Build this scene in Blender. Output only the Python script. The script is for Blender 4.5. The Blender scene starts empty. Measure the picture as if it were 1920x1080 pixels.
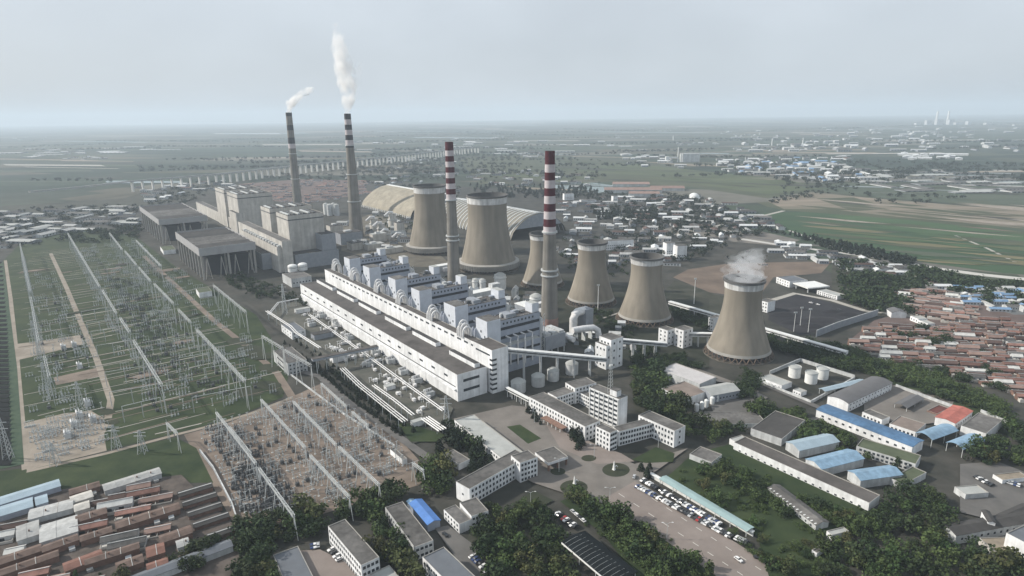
import bpy, math, random
import numpy as np
from mathutils import Vector, Matrix
R = math.radians
rng = random.Random(7)
scene = bpy.context.scene
C = scene.collection

# ------------------------------------------------------------------ camera
FPX, CAMH, ROLL = 1200.0, 215.0, R(-0.7)
PITCH = math.atan(325 / FPX)
FWD = Vector((0, math.cos(PITCH), -math.sin(PITCH)))
UP0 = Vector((0, math.sin(PITCH), math.cos(PITCH))); RT0 = Vector((1, 0, 0))
RT = RT0 * math.cos(ROLL) + UP0 * math.sin(ROLL)
UP = -RT0 * math.sin(ROLL) + UP0 * math.cos(ROLL)
EYE = Vector((0, 0, CAMH))
cam = bpy.data.objects.new('camera', bpy.data.cameras.new('camera')); C.objects.link(cam)
cam.data.sensor_width = 36; cam.data.lens = FPX / 1920 * 36
cam.data.clip_start = 1; cam.data.clip_end = 90000
m = Matrix((RT, UP, -FWD)).transposed().to_4x4(); m.translation = EYE
cam.matrix_world = m; scene.camera = cam

# ------------------------------------------------------------------ sky, sun, exposure
SUN_AZ, SUN_EL = math.atan2(0.11, -1.0), R(33)
sd = Vector((math.cos(SUN_AZ) * math.cos(SUN_EL), math.sin(SUN_AZ) * math.cos(SUN_EL), math.sin(SUN_EL)))
w = bpy.data.worlds.new('World'); scene.world = w; w.use_nodes = True
nt = w.node_tree; nt.nodes.clear()
out = nt.nodes.new('ShaderNodeOutputWorld'); bg = nt.nodes.new('ShaderNodeBackground')
sky = nt.nodes.new('ShaderNodeTexSky'); sky.sky_type = 'NISHITA'; sky.sun_disc = False
sky.sun_elevation = SUN_EL; sky.sun_rotation = math.atan2(sd.x, sd.y)
sky.altitude = 1000; sky.air_density = 1.0; sky.dust_density = 7.0; sky.ozone_density = 1.5
# thin high cloud mixed into the sky
tc = nt.nodes.new('ShaderNodeTexCoord'); mp = nt.nodes.new('ShaderNodeMapping'); mp.inputs['Scale'].default_value = (1.2, 1.2, 2.2)
nz = nt.nodes.new('ShaderNodeTexNoise'); nz.inputs['Scale'].default_value = 1.6; nz.inputs['Detail'].default_value = 4
rp = nt.nodes.new('ShaderNodeValToRGB'); rp.color_ramp.elements[0].position = .32; rp.color_ramp.elements[1].position = .74
rp.color_ramp.elements[0].color = (.58, .58, .58, 1); rp.color_ramp.elements[1].color = (.82, .82, .82, 1)
mx = nt.nodes.new('ShaderNodeMix'); mx.data_type = 'RGBA'; mx.inputs['B'].default_value = (15.6, 17.0, 18.4, 1)
L = nt.links.new
L(tc.outputs['Generated'], mp.inputs[0]); L(mp.outputs[0], nz.inputs['Vector']); L(nz.outputs[0], rp.inputs[0])
L(rp.outputs[0], mx.inputs['Factor']); L(sky.outputs[0], mx.inputs['A']); L(mx.outputs['Result'], bg.inputs[0])
bg.inputs[1].default_value = 0.05; L(bg.outputs[0], out.inputs[0])
sl = bpy.data.lights.new('sun', 'SUN'); sl.energy = 4.9; sl.angle = R(0.5); sl.color = (1, .93, .83)
so = bpy.data.objects.new('sun', sl); C.objects.link(so); so.rotation_euler = sd.to_track_quat('Z', 'Y').to_euler()
so.location = (-300, 0, 500)
vs = scene.view_settings; vs.view_transform = 'Standard'; vs.look = 'None'; vs.gamma = 1; vs.use_curve_mapping = False
vs.exposure = 0.13
scene.cycles.use_denoising = True; scene.cycles.max_bounces = 6; scene.cycles.diffuse_bounces = 2; scene.cycles.volume_bounces = 3
scene.cycles.transparent_max_bounces = 12

# ------------------------------------------------------------------ helpers
def G(x, y, z=0.0):
    """photo pixel -> world point at height z"""
    d = FWD * FPX + RT * (x - 960) + UP * (540 - y)
    return EYE + d * ((z - CAMH) / d.z)
def PXY(p):
    q = Vector(p) - EYE; w_ = q.dot(FWD); return 960 + FPX*q.dot(RT)/w_, 540 - FPX*q.dot(UP)/w_
def depth(p): return (Vector(p) - EYE).dot(FWD)

def at(base, x_or_z): return Vector((base.x, base.y, x_or_z))

MATS = {}
def mat(name, col, rough=.85, var=.25, scale=.15, stretch=(1, 1, 1), objvar=0.0, metal=0, detail=4, col2=None, spec=.3):
    if name in MATS: return MATS[name]
    M = bpy.data.materials.new(name); M.use_nodes = True; n = M.node_tree.nodes; l = M.node_tree.links.new
    b = n['Principled BSDF']; b.inputs['Roughness'].default_value = rough; b.inputs['Metallic'].default_value = metal
    b.inputs['Specular IOR Level'].default_value = spec
    g = n.new('ShaderNodeNewGeometry'); mp = n.new('ShaderNodeMapping'); mp.inputs['Scale'].default_value = stretch
    nz = n.new('ShaderNodeTexNoise'); nz.inputs['Scale'].default_value = scale; nz.inputs['Detail'].default_value = detail; nz.inputs['Roughness'].default_value = .65
    rp = n.new('ShaderNodeValToRGB'); e = rp.color_ramp.elements; e[0].position = .3; e[1].position = .7
    c2 = col2 or [min(1, c * (1 + var)) for c in col]; c1 = col if col2 else [c * (1 - var) for c in col]
    e[0].color = (*c1, 1); e[1].color = (*c2, 1)
    l(g.outputs['Position'], mp.inputs[0]); l(mp.outputs[0], nz.inputs['Vector']); l(nz.outputs[0], rp.inputs[0])
    last = rp.outputs[0]
    if objvar:
        oi = n.new('ShaderNodeObjectInfo'); hs = n.new('ShaderNodeHueSaturation'); mr = n.new('ShaderNodeMapRange')
        mr.inputs[3].default_value = 1 - objvar; mr.inputs[4].default_value = 1 + objvar
        if name.startswith('leaves'): m2 = n.new('ShaderNodeMapRange'); m2.inputs[3].default_value = .475; m2.inputs[4].default_value = .525; ml = n.new('ShaderNodeMath'); ml.operation = 'FRACT'; mu = n.new('ShaderNodeMath'); mu.operation = 'MULTIPLY'; mu.inputs[1].default_value = 37.7; l(oi.outputs['Random'], mu.inputs[0]); l(mu.outputs[0], ml.inputs[0]); l(ml.outputs[0], m2.inputs[0]); l(m2.outputs[0], hs.inputs['Hue'])
        l(oi.outputs['Random'], mr.inputs[0]); l(mr.outputs[0], hs.inputs['Value']); l(last, hs.inputs['Color']); last = hs.outputs[0]
    l(last, b.inputs['Base Color'])
    MATS[name] = M; return M

class MB:
    def __init__(s): s.v = []; s.f = []; s.m = []
    def quad(s, a, b, c, d, m=0):
        k = len(s.v); s.v += [tuple(a), tuple(b), tuple(c), tuple(d)]; s.f.append((k, k+1, k+2, k+3)); s.m.append(m)
    def poly(s, pts, m=0):
        k = len(s.v); s.v += [tuple(p) for p in pts]; s.f.append(tuple(range(k, k + len(pts)))); s.m.append(m)
    def box(s, x0, y0, z0, x1, y1, z1, m=0, bottom=True):
        k = len(s.v)
        s.v += [(x0,y0,z0),(x1,y0,z0),(x1,y1,z0),(x0,y1,z0),(x0,y0,z1),(x1,y0,z1),(x1,y1,z1),(x0,y1,z1)]
        fs = [(4,5,6,7),(0,1,5,4),(1,2,6,5),(2,3,7,6),(3,0,4,7)] + ([(3,2,1,0)] if bottom else [])
        for q in fs: s.f.append(tuple(k+i for i in q)); s.m.append(m)
        return s
    def bar(s, p, q, w=.4, h=None, m=0):
        p, q = Vector(p), Vector(q); d = (q - p).normalized(); h = h or w
        a = d.cross(Vector((0,0,1)));  a = Vector((1,0,0)) if a.length < 1e-4 else a.normalized()
        b = a.cross(d).normalized(); a = a * w / 2; b = b * h / 2; k = len(s.v)
        for o in (p, q): s.v += [tuple(o-a-b), tuple(o+a-b), tuple(o+a+b), tuple(o-a+b)]
        for f in [(3,2,1,0),(4,5,6,7),(0,1,5,4),(1,2,6,5),(2,3,7,6),(3,0,4,7)]: s.f.append(tuple(k+i for i in f)); s.m.append(m)
        return s
    def lathe(s, prof, n=24, cx=0, cy=0, m=0, cap0=True, cap1=True):
        k = len(s.v)
        for r, z in prof:
            for i in range(n):
                t = 2*math.pi*i/n; s.v.append((cx + r*math.cos(t), cy + r*math.sin(t), z))
        for j in range(len(prof)-1):
            for i in range(n):
                i2 = (i+1) % n; s.f.append((k+j*n+i, k+j*n+i2, k+(j+1)*n+i2, k+(j+1)*n+i)); s.m.append(m)
        if cap0: s.f.append(tuple(k+i for i in reversed(range(n)))); s.m.append(m)
        if cap1: s.f.append(tuple(k+(len(prof)-1)*n+i for i in range(n))); s.m.append(m)
        return s
    def tube(s, pts, r, n=8, m=0):
        pts = [Vector(p) for p in pts]; rr = r if isinstance(r, (list, tuple)) else [r]*len(pts); k = len(s.v)
        for j, p in enumerate(pts):
            d = (pts[min(j+1, len(pts)-1)] - pts[max(j-1, 0)]).normalized()
            a = d.cross(Vector((.123, .456, .88))).normalized(); b = d.cross(a)
            for i in range(n):
                t = 2*math.pi*i/n; s.v.append(tuple(p + (a*math.cos(t) + b*math.sin(t))*rr[j]))
        for j in range(len(pts)-1):
            for i in range(n):
                i2 = (i+1) % n; s.f.append((k+j*n+i, k+j*n+i2, k+(j+1)*n+i2, k+(j+1)*n+i)); s.m.append(m)
        s.f.append(tuple(k+i for i in reversed(range(n)))); s.m.append(m)
        s.f.append(tuple(k+(len(pts)-1)*n+i for i in range(n))); s.m.append(m)
        return s
    def mesh(s, name, mats, smooth=False):
        me = bpy.data.meshes.new(name); me.from_pydata(s.v, [], s.f)
        for mm in (mats if isinstance(mats, (list, tuple)) else [mats]): me.materials.append(mm)
        me.polygons.foreach_set('material_index', s.m)
        if smooth:
            me.polygons.foreach_set('use_smooth', [True]*len(s.f)); me.set_sharp_from_angle(angle=R(35))
        me.update(); return me
    def build(s, name, mats, parent=None, smooth=False, loc=None):
        return link(name, s.mesh(name, mats, smooth), parent, loc)
def link(name, data, parent=None, loc=None, rz=0, scale=None):
    o = bpy.data.objects.new(name, data); C.objects.link(o)
    if parent is not None: o.parent = parent
    if loc is not None: o.location = loc
    if rz: o.rotation_euler = (0, 0, rz)
    if scale is not None: o.scale = scale
    return o
def thing(name, label, cat, loc=(0,0,0), rz=0, group=None):
    o = link(name, None, None, loc, rz); o.empty_display_size = 1
    return tag(o, label, cat, group)
def tag(o, label, cat, group=None):
    o['label'] = label; o['category'] = cat
    if group: o['group'] = group
    return o
def struct(o, kind='structure'): o['kind'] = kind; return o
def copy_thing(src, loc, rz, label, group=None):
    r = src.copy(); C.objects.link(r); r.location = loc; r.rotation_euler = (0, 0, rz); r['label'] = label
    if group: r['group'] = group
    for ch in src.children:
        c = ch.copy(); C.objects.link(c); c.parent = r
        for g in ch.children:
            d = g.copy(); C.objects.link(d); d.parent = c
    return r
ORD = ['first','second','third','fourth','fifth','sixth','seventh','eighth','ninth','tenth','eleventh','twelfth','thirteenth','fourteenth','fifteenth','sixteenth','seventeenth','eighteenth','nineteenth','twentieth']

FOOT = []          # building footprints, so that trees keep clear of them
def addfoot(pts): FOOT.append(([min(p[0] for p in pts), min(p[1] for p in pts), max(p[0] for p in pts), max(p[1] for p in pts)], [(p[0], p[1]) for p in pts]))
def inpoly(x, y, P):
    r = False; j = len(P)-1
    for i in range(len(P)):
        if (P[i][1] > y) != (P[j][1] > y) and x < (P[j][0]-P[i][0])*(y-P[i][1])/(P[j][1]-P[i][1]) + P[i][0]: r = not r
        j = i
    return r
def blocked(x, y, pad=0):
    for (a, b, c, d), P in FOOT:
        if a-pad < x < c+pad and b-pad < y < d+pad:
            if pad and any(inpoly(x+u*pad, y+v*pad, P) for u, v in ((1,0),(-1,0),(0,1),(0,-1))): return True
            if inpoly(x, y, P): return True
    return False

# ------------------------------------------------------------------ materials
WHITE = mat('white_wall', (.66,.67,.68), .8, .10, .25)
PALE = mat('pale_wall', (.46,.475,.48), .85, .12, .3)
CREAM = mat('cream_wall', (.43,.415,.385), .85, .10, .2)
GREYW = mat('grey_cladding', (.25,.27,.30), .7, .12, .2)
BLUEW = mat('blue_grey_cladding', (.30,.33,.39), .6, .12, .2)
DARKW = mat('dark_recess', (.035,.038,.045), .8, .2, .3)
RGREY = mat('grey_roof', (.118,.114,.11), .95, .28, .09, objvar=.12)
RBROWN = mat('brown_grey_roof', (.085,.078,.074), .95, .42, .07, detail=8)
RPALE = mat('pale_roof', (.34,.35,.34), .9, .15, .12)
RDARK = mat('dark_roof', (.052,.05,.049), .95, .3, .1, objvar=.15)
RBLUE = mat('blue_roof', (.07,.145,.255), .55, .18, .2)
RLBLUE = mat('light_blue_roof', (.20,.31,.42), .5, .15, .15)
RRED = mat('red_roof', (.36,.12,.095), .75, .15, .2)
RTILE = mat('tile_roof', (.20,.098,.068), .95, .30, .2, objvar=.35)
RTIN = mat('tin_roof', (.36,.365,.36), .7, .2, .3, objvar=.2)
BRICK = mat('brick_wall', (.17,.105,.082), .95, .25, .4, objvar=.2)
CONC = mat('concrete', (.30,.29,.27), .95, .14, .10)
TCONC = mat('tower_concrete', (.205,.184,.152), .95, .07, .09, stretch=(1,1,.12), detail=6)
def weather(M, s_streak, s_patch, rings, amt):
    n = M.node_tree.nodes; l = M.node_tree.links.new; b = n['Principled BSDF']; src = b.inputs['Base Color'].links[0].from_socket
    g = n.new('ShaderNodeNewGeometry'); val = None
    for sc, st, lo in ((s_streak, (1,1,.035), 1-amt), (s_patch, (1,1,1), 1-amt*.8)):
        mp = n.new('ShaderNodeMapping'); mp.inputs['Scale'].default_value = st; z = n.new('ShaderNodeTexNoise'); z.inputs['Scale'].default_value = sc; z.inputs['Detail'].default_value = 5
        r_ = n.new('ShaderNodeMapRange'); r_.inputs[1].default_value = .35; r_.inputs[2].default_value = .65; r_.inputs[3].default_value = lo; r_.inputs[4].default_value = 1.12
        l(g.outputs['Position'], mp.inputs[0]); l(mp.outputs[0], z.inputs['Vector']); l(z.outputs[0], r_.inputs[0])
        if val is None: val = r_.outputs[0]
        else: m_ = n.new('ShaderNodeMath'); m_.operation = 'MULTIPLY'; l(val, m_.inputs[0]); l(r_.outputs[0], m_.inputs[1]); val = m_.outputs[0]
    if rings:
        w_ = n.new('ShaderNodeTexWave'); w_.bands_direction = 'Z'; w_.inputs['Scale'].default_value = rings; w_.inputs['Distortion'].default_value = .4
        r_ = n.new('ShaderNodeMapRange'); r_.inputs[1].default_value = .75; r_.inputs[2].default_value = 1; r_.inputs[3].default_value = 1; r_.inputs[4].default_value = .88
        l(g.outputs['Position'], w_.inputs['Vector']); l(w_.outputs['Fac'], r_.inputs[0]); m_ = n.new('ShaderNodeMath'); m_.operation = 'MULTIPLY'; l(val, m_.inputs[0]); l(r_.outputs[0], m_.inputs[1]); val = m_.outputs[0]
    h = n.new('ShaderNodeHueSaturation'); l(src, h.inputs['Color']); l(val, h.inputs['Value']); l(h.outputs[0], b.inputs['Base Color'])
weather(TCONC, .16, .03, 0, .10)
TWHITE = mat('tower_white_paint', (.56,.56,.555), .9, .12, .15, stretch=(1,1,.15))
weather(TWHITE, .5, .08, 0, .25)
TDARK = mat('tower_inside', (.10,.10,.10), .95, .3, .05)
GLASS = mat('window_glass', (.035,.042,.05), .25, .3, .4, spec=.5)
STEEL = mat('galvanised_steel', (.46,.48,.48), .6, .12, .2)
PIPE = mat('pipe_lagging', (.62,.62,.62), .45, .15, .4)
DSTEEL = mat('dark_steel', (.10,.105,.11), .7, .2, .3)
CHG = mat('chimney_grey', (.185,.175,.158), .9, .12, .1, stretch=(1,1,.2))
CHB = mat('chimney_black', (.035,.035,.04), .9, .2, .2)
CHW = mat('chimney_white', (.46,.42,.43), .9, .12, .2)
CHR = mat('chimney_red', (.066,.013,.020), .9, .2, .2)
TANK = mat('tank_white', (.66,.67,.66), .6, .12, .3)
BARK = mat('bark', (.10,.08,.06), .95, .3, 1)
VAULT = mat('tan_vault_roof', (.27,.243,.19), .8, .08, .06)
for M_, a_ in ((WHITE, .13), (PALE, .18), (RBLUE, .16), (RLBLUE, .14), (RRED, .14), (RGREY, .25), (CREAM, .15), (VAULT, .15), (CHG, .2)): weather(M_, .35, .06, 0, a_)
WIN = {}
def window_mesh(w, h):
    k = (round(w, 1), round(h, 1))
    if k not in WIN:
        b = MB(); b.box(-w/2, -.10, 0, w/2, .05, h, 1); b.box(-w/2-.12, -.2, -.16, w/2+.12, .05, -.02, 0)
        WIN[k] = b.mesh('window', [WHITE, GLASS])
    return WIN[k]
def rows_of_windows(root, side, Lx, h, spec, off=(0,0)):
    """side 'ab': facade at x=off running along +y; 'bc': facade at y=off along +x. spec rows, cols, w, hh, m0, m1, z0, z1"""
    rows, cols, ww, hh, m0, m1, z0, z1 = (list(spec) + [1.5, 1.5, .04, .04, 0, 1][len(spec)-2:])
    me = window_mesh(ww, hh)
    for r_ in range(rows):
        f = (z1 - z0) * h / rows; z = z0*h + f*r_ + (f - hh)*.5
        for c_ in range(cols):
            t = Lx * (m0 + (1 - m0 - m1) * (c_ + .5) / cols)
            if side == 'ab': link('window', me, root, (off[0], t, z), R(-90))
            else: link('window', me, root, (t, off[1], z))

def frame3(A, B, Cc, h, ang=None):
    a, b, c = G(*A, h), G(*B, h), G(*Cc, h)
    y = (a - b); y.z = 0
    if ang is not None: yd = Vector((math.cos(ang), math.sin(ang), 0))
    else: yd = y.normalized()
    xd = Vector((yd.y, -yd.x, 0)); Ly = y.dot(yd); Lx = (c - b).dot(xd)
    return Vector((b.x, b.y, 0)), math.atan2(xd.y, xd.x), Lx, Ly
PLANT = R(126.5)   # direction of the long plant axis (away from the camera)

def bld(name, label, cat, A, B, Cc, h, wall=WHITE, roof=RGREY, ab=None, bc=None, kind='flat', group=None, ang=None, rise=None, D=None, Ln=None, z0=0, over=.4, ridge='y', open_=False, par=.45):
    b, rz, Lx, Ly = frame3(A, B, Cc, h, ang)
    if D: Lx = D
    if Ln: Ly = Ln
    Lx = max(Lx, 2); Ly = max(Ly, 2)
    t = thing(name, label, cat, b, rz, group)
    xd = Vector((math.cos(rz), math.sin(rz), 0)); yd = Vector((-xd.y, xd.x, 0))
    addfoot([b, b+xd*Lx, b+xd*Lx+yd*Ly, b+yd*Ly])
    wl = MB(); rf = MB()
    if kind == 'flat':
        th = .28; o = [(0,0),(Lx,0),(Lx,Ly),(0,Ly)]; i = [(th,th),(Lx-th,th),(Lx-th,Ly-th),(th,Ly-th)]
        for k in range(4):
            p, q, r_, s_ = o[k], o[(k+1)%4], i[(k+1)%4], i[k]
            wl.quad((*p,z0),(*q,z0),(*q,h),(*p,h)); wl.quad((*p,h),(*q,h),(*r_,h),(*s_,h),1); wl.quad((*s_,h),(*r_,h),(*r_,h-par),(*s_,h-par),1)
        rf.box(th, th, h-par-.4, Lx-th, Ly-th, h-par+.02)
    else:
        rise = rise or .16*min(Lx, Ly)
        S, Lr = (Lx, Ly) if ridge == 'y' else (Ly, Lx)
        P = (lambda s_, l_, z_: (s_, l_, z_)) if ridge == 'y' else (lambda s_, l_, z_: (l_, s_, z_))
        n = 2 if kind == 'gable' else 10
        prof = []
        for k in range(n+1):
            u = k / n; zz = h + (rise*(1-abs(2*u-1)) if kind == 'gable' else rise*(1-(2*u-1)**2))
            prof.append((u*S, zz))
        if open_:
            for l_ in np.linspace(.3, Lr-.3, max(2, int(Lr/8))):
                for s_ in (.3, S-.3):
                    x_, y_, _ = P(s_, l_, 0); MB().box(x_-.15, y_-.15, 0, x_+.15, y_+.15, h).build('post', STEEL, t)
        else:
            for l_ in (0, Lr): wl.poly([P(0,l_,z0)] + [P(s_,l_,z_) for s_, z_ in prof] + [P(S,l_,z0)])
            for s_ in (0, S): wl.quad(P(s_,0,z0), P(s_,Lr,z0), P(s_,Lr,h), P(s_,0,h))
        pr_ = [(-over, h - over*rise/S*2 if kind == 'gable' else h-.05)] + prof[1:-1] + [(S+over, h - over*rise/S*2 if kind == 'gable' else h-.05)]
        for k in range(len(pr_)-1):
            (s1,z1),(s2,z2) = pr_[k], pr_[k+1]
            rf.quad(P(s1,-over,z1+.25),P(s2,-over,z2+.25),P(s2,Lr+over,z2+.25),P(s1,Lr+over,z1+.25))
            rf.quad(P(s1,-over,z1+.05),P(s2,-over,z2+.05),P(s2,Lr+over,z2+.05),P(s1,Lr+over,z1+.05))
            for l_ in (-over, Lr+over): rf.quad(P(s1,l_,z1+.05),P(s2,l_,z2+.05),P(s2,l_,z2+.25),P(s1,l_,z1+.25))
        for s_, z_ in (pr_[0], pr_[-1]): rf.quad(P(s_,-over,z_+.05),P(s_,Lr+over,z_+.05),P(s_,Lr+over,z_+.25),P(s_,-over,z_+.25))
    if wl.v: wl.build('wall', [wall, CONC], t)
    rf.build('roof', roof, t, smooth=(kind == 'arch'))
    hh = h - (par if kind == 'flat' else 0)
    for sp in ([ab] if ab and not isinstance(ab[0], (list, tuple)) else ab or []): rows_of_windows(t, 'ab', Ly, hh, sp)
    for sp in ([bc] if bc and not isinstance(bc[0], (list, tuple)) else bc or []): rows_of_windows(t, 'bc', Lx, hh, sp)
    t['lx'] = Lx; t['ly'] = Ly
    return t, Lx, Ly
def local(t, x, y, z=0):
    p = G(x, y, z) - t.location; c, s = math.cos(t.rotation_euler.z), math.sin(t.rotation_euler.z)
    return Vector((p.x*c + p.y*s, -p.x*s + p.y*c, z))
NLAY = [0]
FLAY = [0]
def patch(name, pts, M, world=False, far=False):
    if far: FLAY[0] += 1; z = .2 + .004*FLAY[0]
    else: NLAY[0] += 1; z = .05 + .004*NLAY[0]
    P = [(p[0], p[1], z) for p in pts] if world else [tuple(G(x, y, z)) for x, y in pts]
    b = MB(); b.poly(P); return struct(b.build(name, M))
def strip(name, pts, wd, M, z=None):
    """a ribbon of width wd along pixel points"""
    NLAY[0] += 1; zz = .05 + .004*NLAY[0] if z is None else z
    P = [G(x, y, zz) for x, y in pts]; b = MB(); Lf = []; Rt = []
    for i, p in enumerate(P):
        d = (P[min(i+1, len(P)-1)] - P[max(i-1, 0)]); d.z = 0; d.normalize(); nrm = Vector((-d.y, d.x, 0))
        Lf.append(p + nrm*wd/2); Rt.append(p - nrm*wd/2)
    for i in range(len(P)-1): b.quad(Lf[i], Rt[i], Rt[i+1], Lf[i+1])
    return struct(b.build(name, M))
HAZE_D = 0.92e-4
# ------------------------------------------------------------------ ground
def ground_material():
    M = bpy.data.materials.new('farmland'); M.use_nodes = True; n = M.node_tree.nodes; l = M.node_tree.links.new
    b = n['Principled BSDF']; b.inputs['Roughness'].default_value = .95; b.inputs['Specular IOR Level'].default_value = .1
    g = n.new('ShaderNodeNewGeometry')
    def vor(rot, sc):
        mp = n.new('ShaderNodeMapping'); mp.inputs['Rotation'].default_value = (0, 0, rot); mp.inputs['Scale'].default_value = sc
        v = n.new('ShaderNodeTexVoronoi'); v.inputs['Scale'].default_value = 1; v.voronoi_dimensions = '2D'; v.distance = 'CHEBYCHEV'
        l(g.outputs['Position'], mp.inputs[0]); l(mp.outputs[0], v.inputs['Vector']); return v
    v1 = vor(R(9), (1/520, 1/210, 1)); v2 = vor(R(-6), (1/1700, 1/800, 1))
    sp = n.new('ShaderNodeSeparateColor'); l(v1.outputs['Color'], sp.inputs[0])
    r1 = n.new('ShaderNodeValToRGB'); r1.color_ramp.interpolation = 'CONSTANT'
    cols = [(0,(.045,.066,.045)),(.2,(.026,.042,.032)),(.38,(.065,.074,.052)),(.54,(.04,.052,.042)),(.66,(.11,.10,.08)),(.78,(.022,.034,.026)),(.9,(.17,.16,.14))]
    e = r1.color_ramp.elements
    while len(e) < len(cols): e.new(.5)
    for k, (p, c) in enumerate(cols): e[k].position = p; e[k].color = (*c, 1)
    l(sp.outputs[0], r1.inputs[0])
    s2 = n.new('ShaderNodeSeparateColor'); l(v2.outputs['Color'], s2.inputs[0])
    r2 = n.new('ShaderNodeValToRGB'); r2.color_ramp.elements[0].color = (.03,.042,.03,1); r2.color_ramp.elements[1].color = (.10,.10,.075,1)
    l(s2.outputs[1], r2.inputs[0])
    nz = n.new('ShaderNodeTexNoise'); nz.inputs['Scale'].default_value = .012; nz.inputs['Detail'].default_value = 8; nz.inputs['Roughness'].default_value = .7
    l(g.outputs['Position'], nz.inputs['Vector'])
    mx = n.new('ShaderNodeMix'); mx.data_type = 'RGBA'; mx.inputs['Factor'].default_value = .35
    l(r1.outputs[0], mx.inputs['A']); l(r2.outputs[0], mx.inputs['B'])
    hs = n.new('ShaderNodeHueSaturation'); mr = n.new('ShaderNodeMapRange'); mr.inputs[3].default_value = .45; mr.inputs[4].default_value = 1.6
    l(nz.outputs[0], mr.inputs[0]); l(mr.outputs[0], hs.inputs['Value']); l(mx.outputs['Result'], hs.inputs['Color'])
    l(hs.outputs[0], b.inputs['Base Color']); return M
b = MB(); b.poly([(-22000,-1400,0),(22000,-1400,0),(22000,26000,0),(-22000,26000,0)])
struct(b.build('ground', ground_material()))

YARD = mat('yard_ground', (.016,.019,.015), .95, scale=.035, col2=(.07,.066,.058), detail=10)
SCRUB = mat('scrub_ground', (.016,.022,.014), .95, scale=.05, col2=(.062,.06,.046), detail=10)
LAWN = mat('lawn', (.008,.022,.006), .95, scale=.045, col2=(.040,.056,.020), detail=10)
LAWND = mat('dark_lawn', (.02,.028,.016), .95, scale=.08, col2=(.04,.044,.026), detail=6)  # dark lawn and earth tone for beds and worn spots
GRAVEL = mat('brown_gravel', (.12,.096,.078), .95, scale=.05, col2=(.225,.182,.15), detail=10)
PALEG = mat('pale_sandy_ground', (.19,.165,.135), .95, scale=.06, col2=(.30,.262,.22), detail=6)
ASPH = mat('worn_asphalt', (.085,.083,.08), .9, scale=.06, col2=(.14,.134,.128), detail=6)
ROADP = mat('pale_road', (.30,.29,.26), .9, scale=.08, col2=(.38,.36,.33), detail=5)
PLAZA = mat('plaza_paving', (.118,.108,.098), .85, scale=.05, col2=(.195,.178,.162), detail=8)
PINK = mat('pink_paving', (.165,.14,.126), .85, scale=.05, col2=(.24,.205,.186), detail=8)
COAL = mat('coal', (.012,.012,.016), .95, scale=.03, col2=(.035,.034,.038), detail=6)
DIRT = mat('bare_earth', (.085,.065,.052), .95, scale=.02, col2=(.19,.145,.112), detail=9)
FIELD = mat('green_field', (.022,.052,.022), .95, scale=.006, stretch=(.3,2.2,1), col2=(.038,.075,.032), detail=5)
FIELD2 = mat('olive_field', (.036,.05,.026), .95, scale=.005, stretch=(.3,2.0,1), col2=(.078,.082,.046), detail=6)
SAND = mat('dry_river_sand', (.085,.085,.055), .95, scale=.008, stretch=(.22,1.5,1), col2=(.29,.235,.19), detail=6)
WATER = mat('pond_water', (.10,.14,.125), .2, .1, .01)
REDV = mat('red_earth_lanes', (.075,.055,.05), .95, scale=.03, col2=(.15,.11,.098), detail=7)
SOLARG = mat('dry_grass', (.025,.05,.03), .95, scale=.1, col2=(.055,.085,.05))

patch('industrial_ground', [(-60,500),(60,415),(240,392),(420,352),(700,338),(900,352),(1120,362),(1300,372),(1450,452),(1640,556),(2000,640),(2100,1300),(-160,1300)], YARD)
patch('town_ground', [(-100,470),(-100,392),(230,372),(300,352),(470,338),(440,352),(260,392),(60,440)], SCRUB)
patch('farm_field', [(860,300),(900,288),(1130,300),(1350,332),(1470,340),(1560,352),(1440,372),(1290,350),(1100,338),(900,345)], FIELD2)
patch('farm_field', [(1060,318),(1180,306),(1480,338),(1540,352),(1440,364),(1240,336)], mat('spring_field', (.05,.07,.03), .95, scale=.005, stretch=(.3,2,1), col2=(.085,.10,.048)))
patch('farm_field', [(1430,400),(1560,395),(1700,405),(1960,440),(2000,520),(1880,512),(1720,490),(1560,462),(1480,440)], FIELD)
patch('farm_field', [(1550,404),(1640,398),(1960,432),(1960,462),(1760,445)], mat('bright_field', (.032,.07,.026), .95, scale=.006, stretch=(.3,2,1), col2=(.058,.10,.042)))
patch('farm_field', [(1480,395),(1440,388),(1420,380),(1480,374),(1590,385),(1900,430),(1960,440),(1700,412)], FIELD2)
patch('dry_riverbed', [(1440,378),(1520,360),(1640,372),(1760,382),(1960,398),(1960,428),(1800,418),(1640,402),(1560,392),(1470,392)], SAND)
patch('farm_field', [(1530,372),(1600,370),(1680,392),(1600,396)], FIELD2)
patch('dark_field', [(1490,352),(1620,340),(1780,345),(1960,360),(1960,396),(1780,380),(1640,370)], mat('dark_field', (.035,.052,.032), .95, scale=.006, stretch=(.3,2,1), col2=(.07,.085,.055)))
strip('farm_track', [(1788,440),(1850,465),(1905,492)], 5, ROADP)
patch('red_village_ground', [(430,362),(450,345),(560,336),(680,338),(690,362),(560,384)], REDV)
patch('pond', [(1034,352),(1040,340),(1110,342),(1180,352),(1120,362)], WATER)
patch('earth_lot', [(1262,520),(1290,505),(1360,495),(1440,492),(1560,490),(1540,512),(1450,520),(1420,560),(1330,548)], DIRT)
patch('earth_lot', [(1200,430),(1300,420),(1420,432),(1500,450),(1470,462),(1300,446)], mat('dusty_ground', (.11,.10,.09), .95, scale=.02, col2=(.19,.175,.155)))
patch('scrub', [(1235,560),(1265,525),(1340,552),(1420,565),(1410,600),(1330,590)], SCRUB)
patch('coal_yard', [(1440,600),(1450,562),(1500,552),(1620,584),(1628,590),(1532,622),(1500,628)], COAL)
patch('village_ground', [(1590,640),(1640,600),(1700,585),(1690,520),(1640,490),(1720,505),(1960,590),(1960,760),(1900,735),(1760,690)], REDV)
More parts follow.
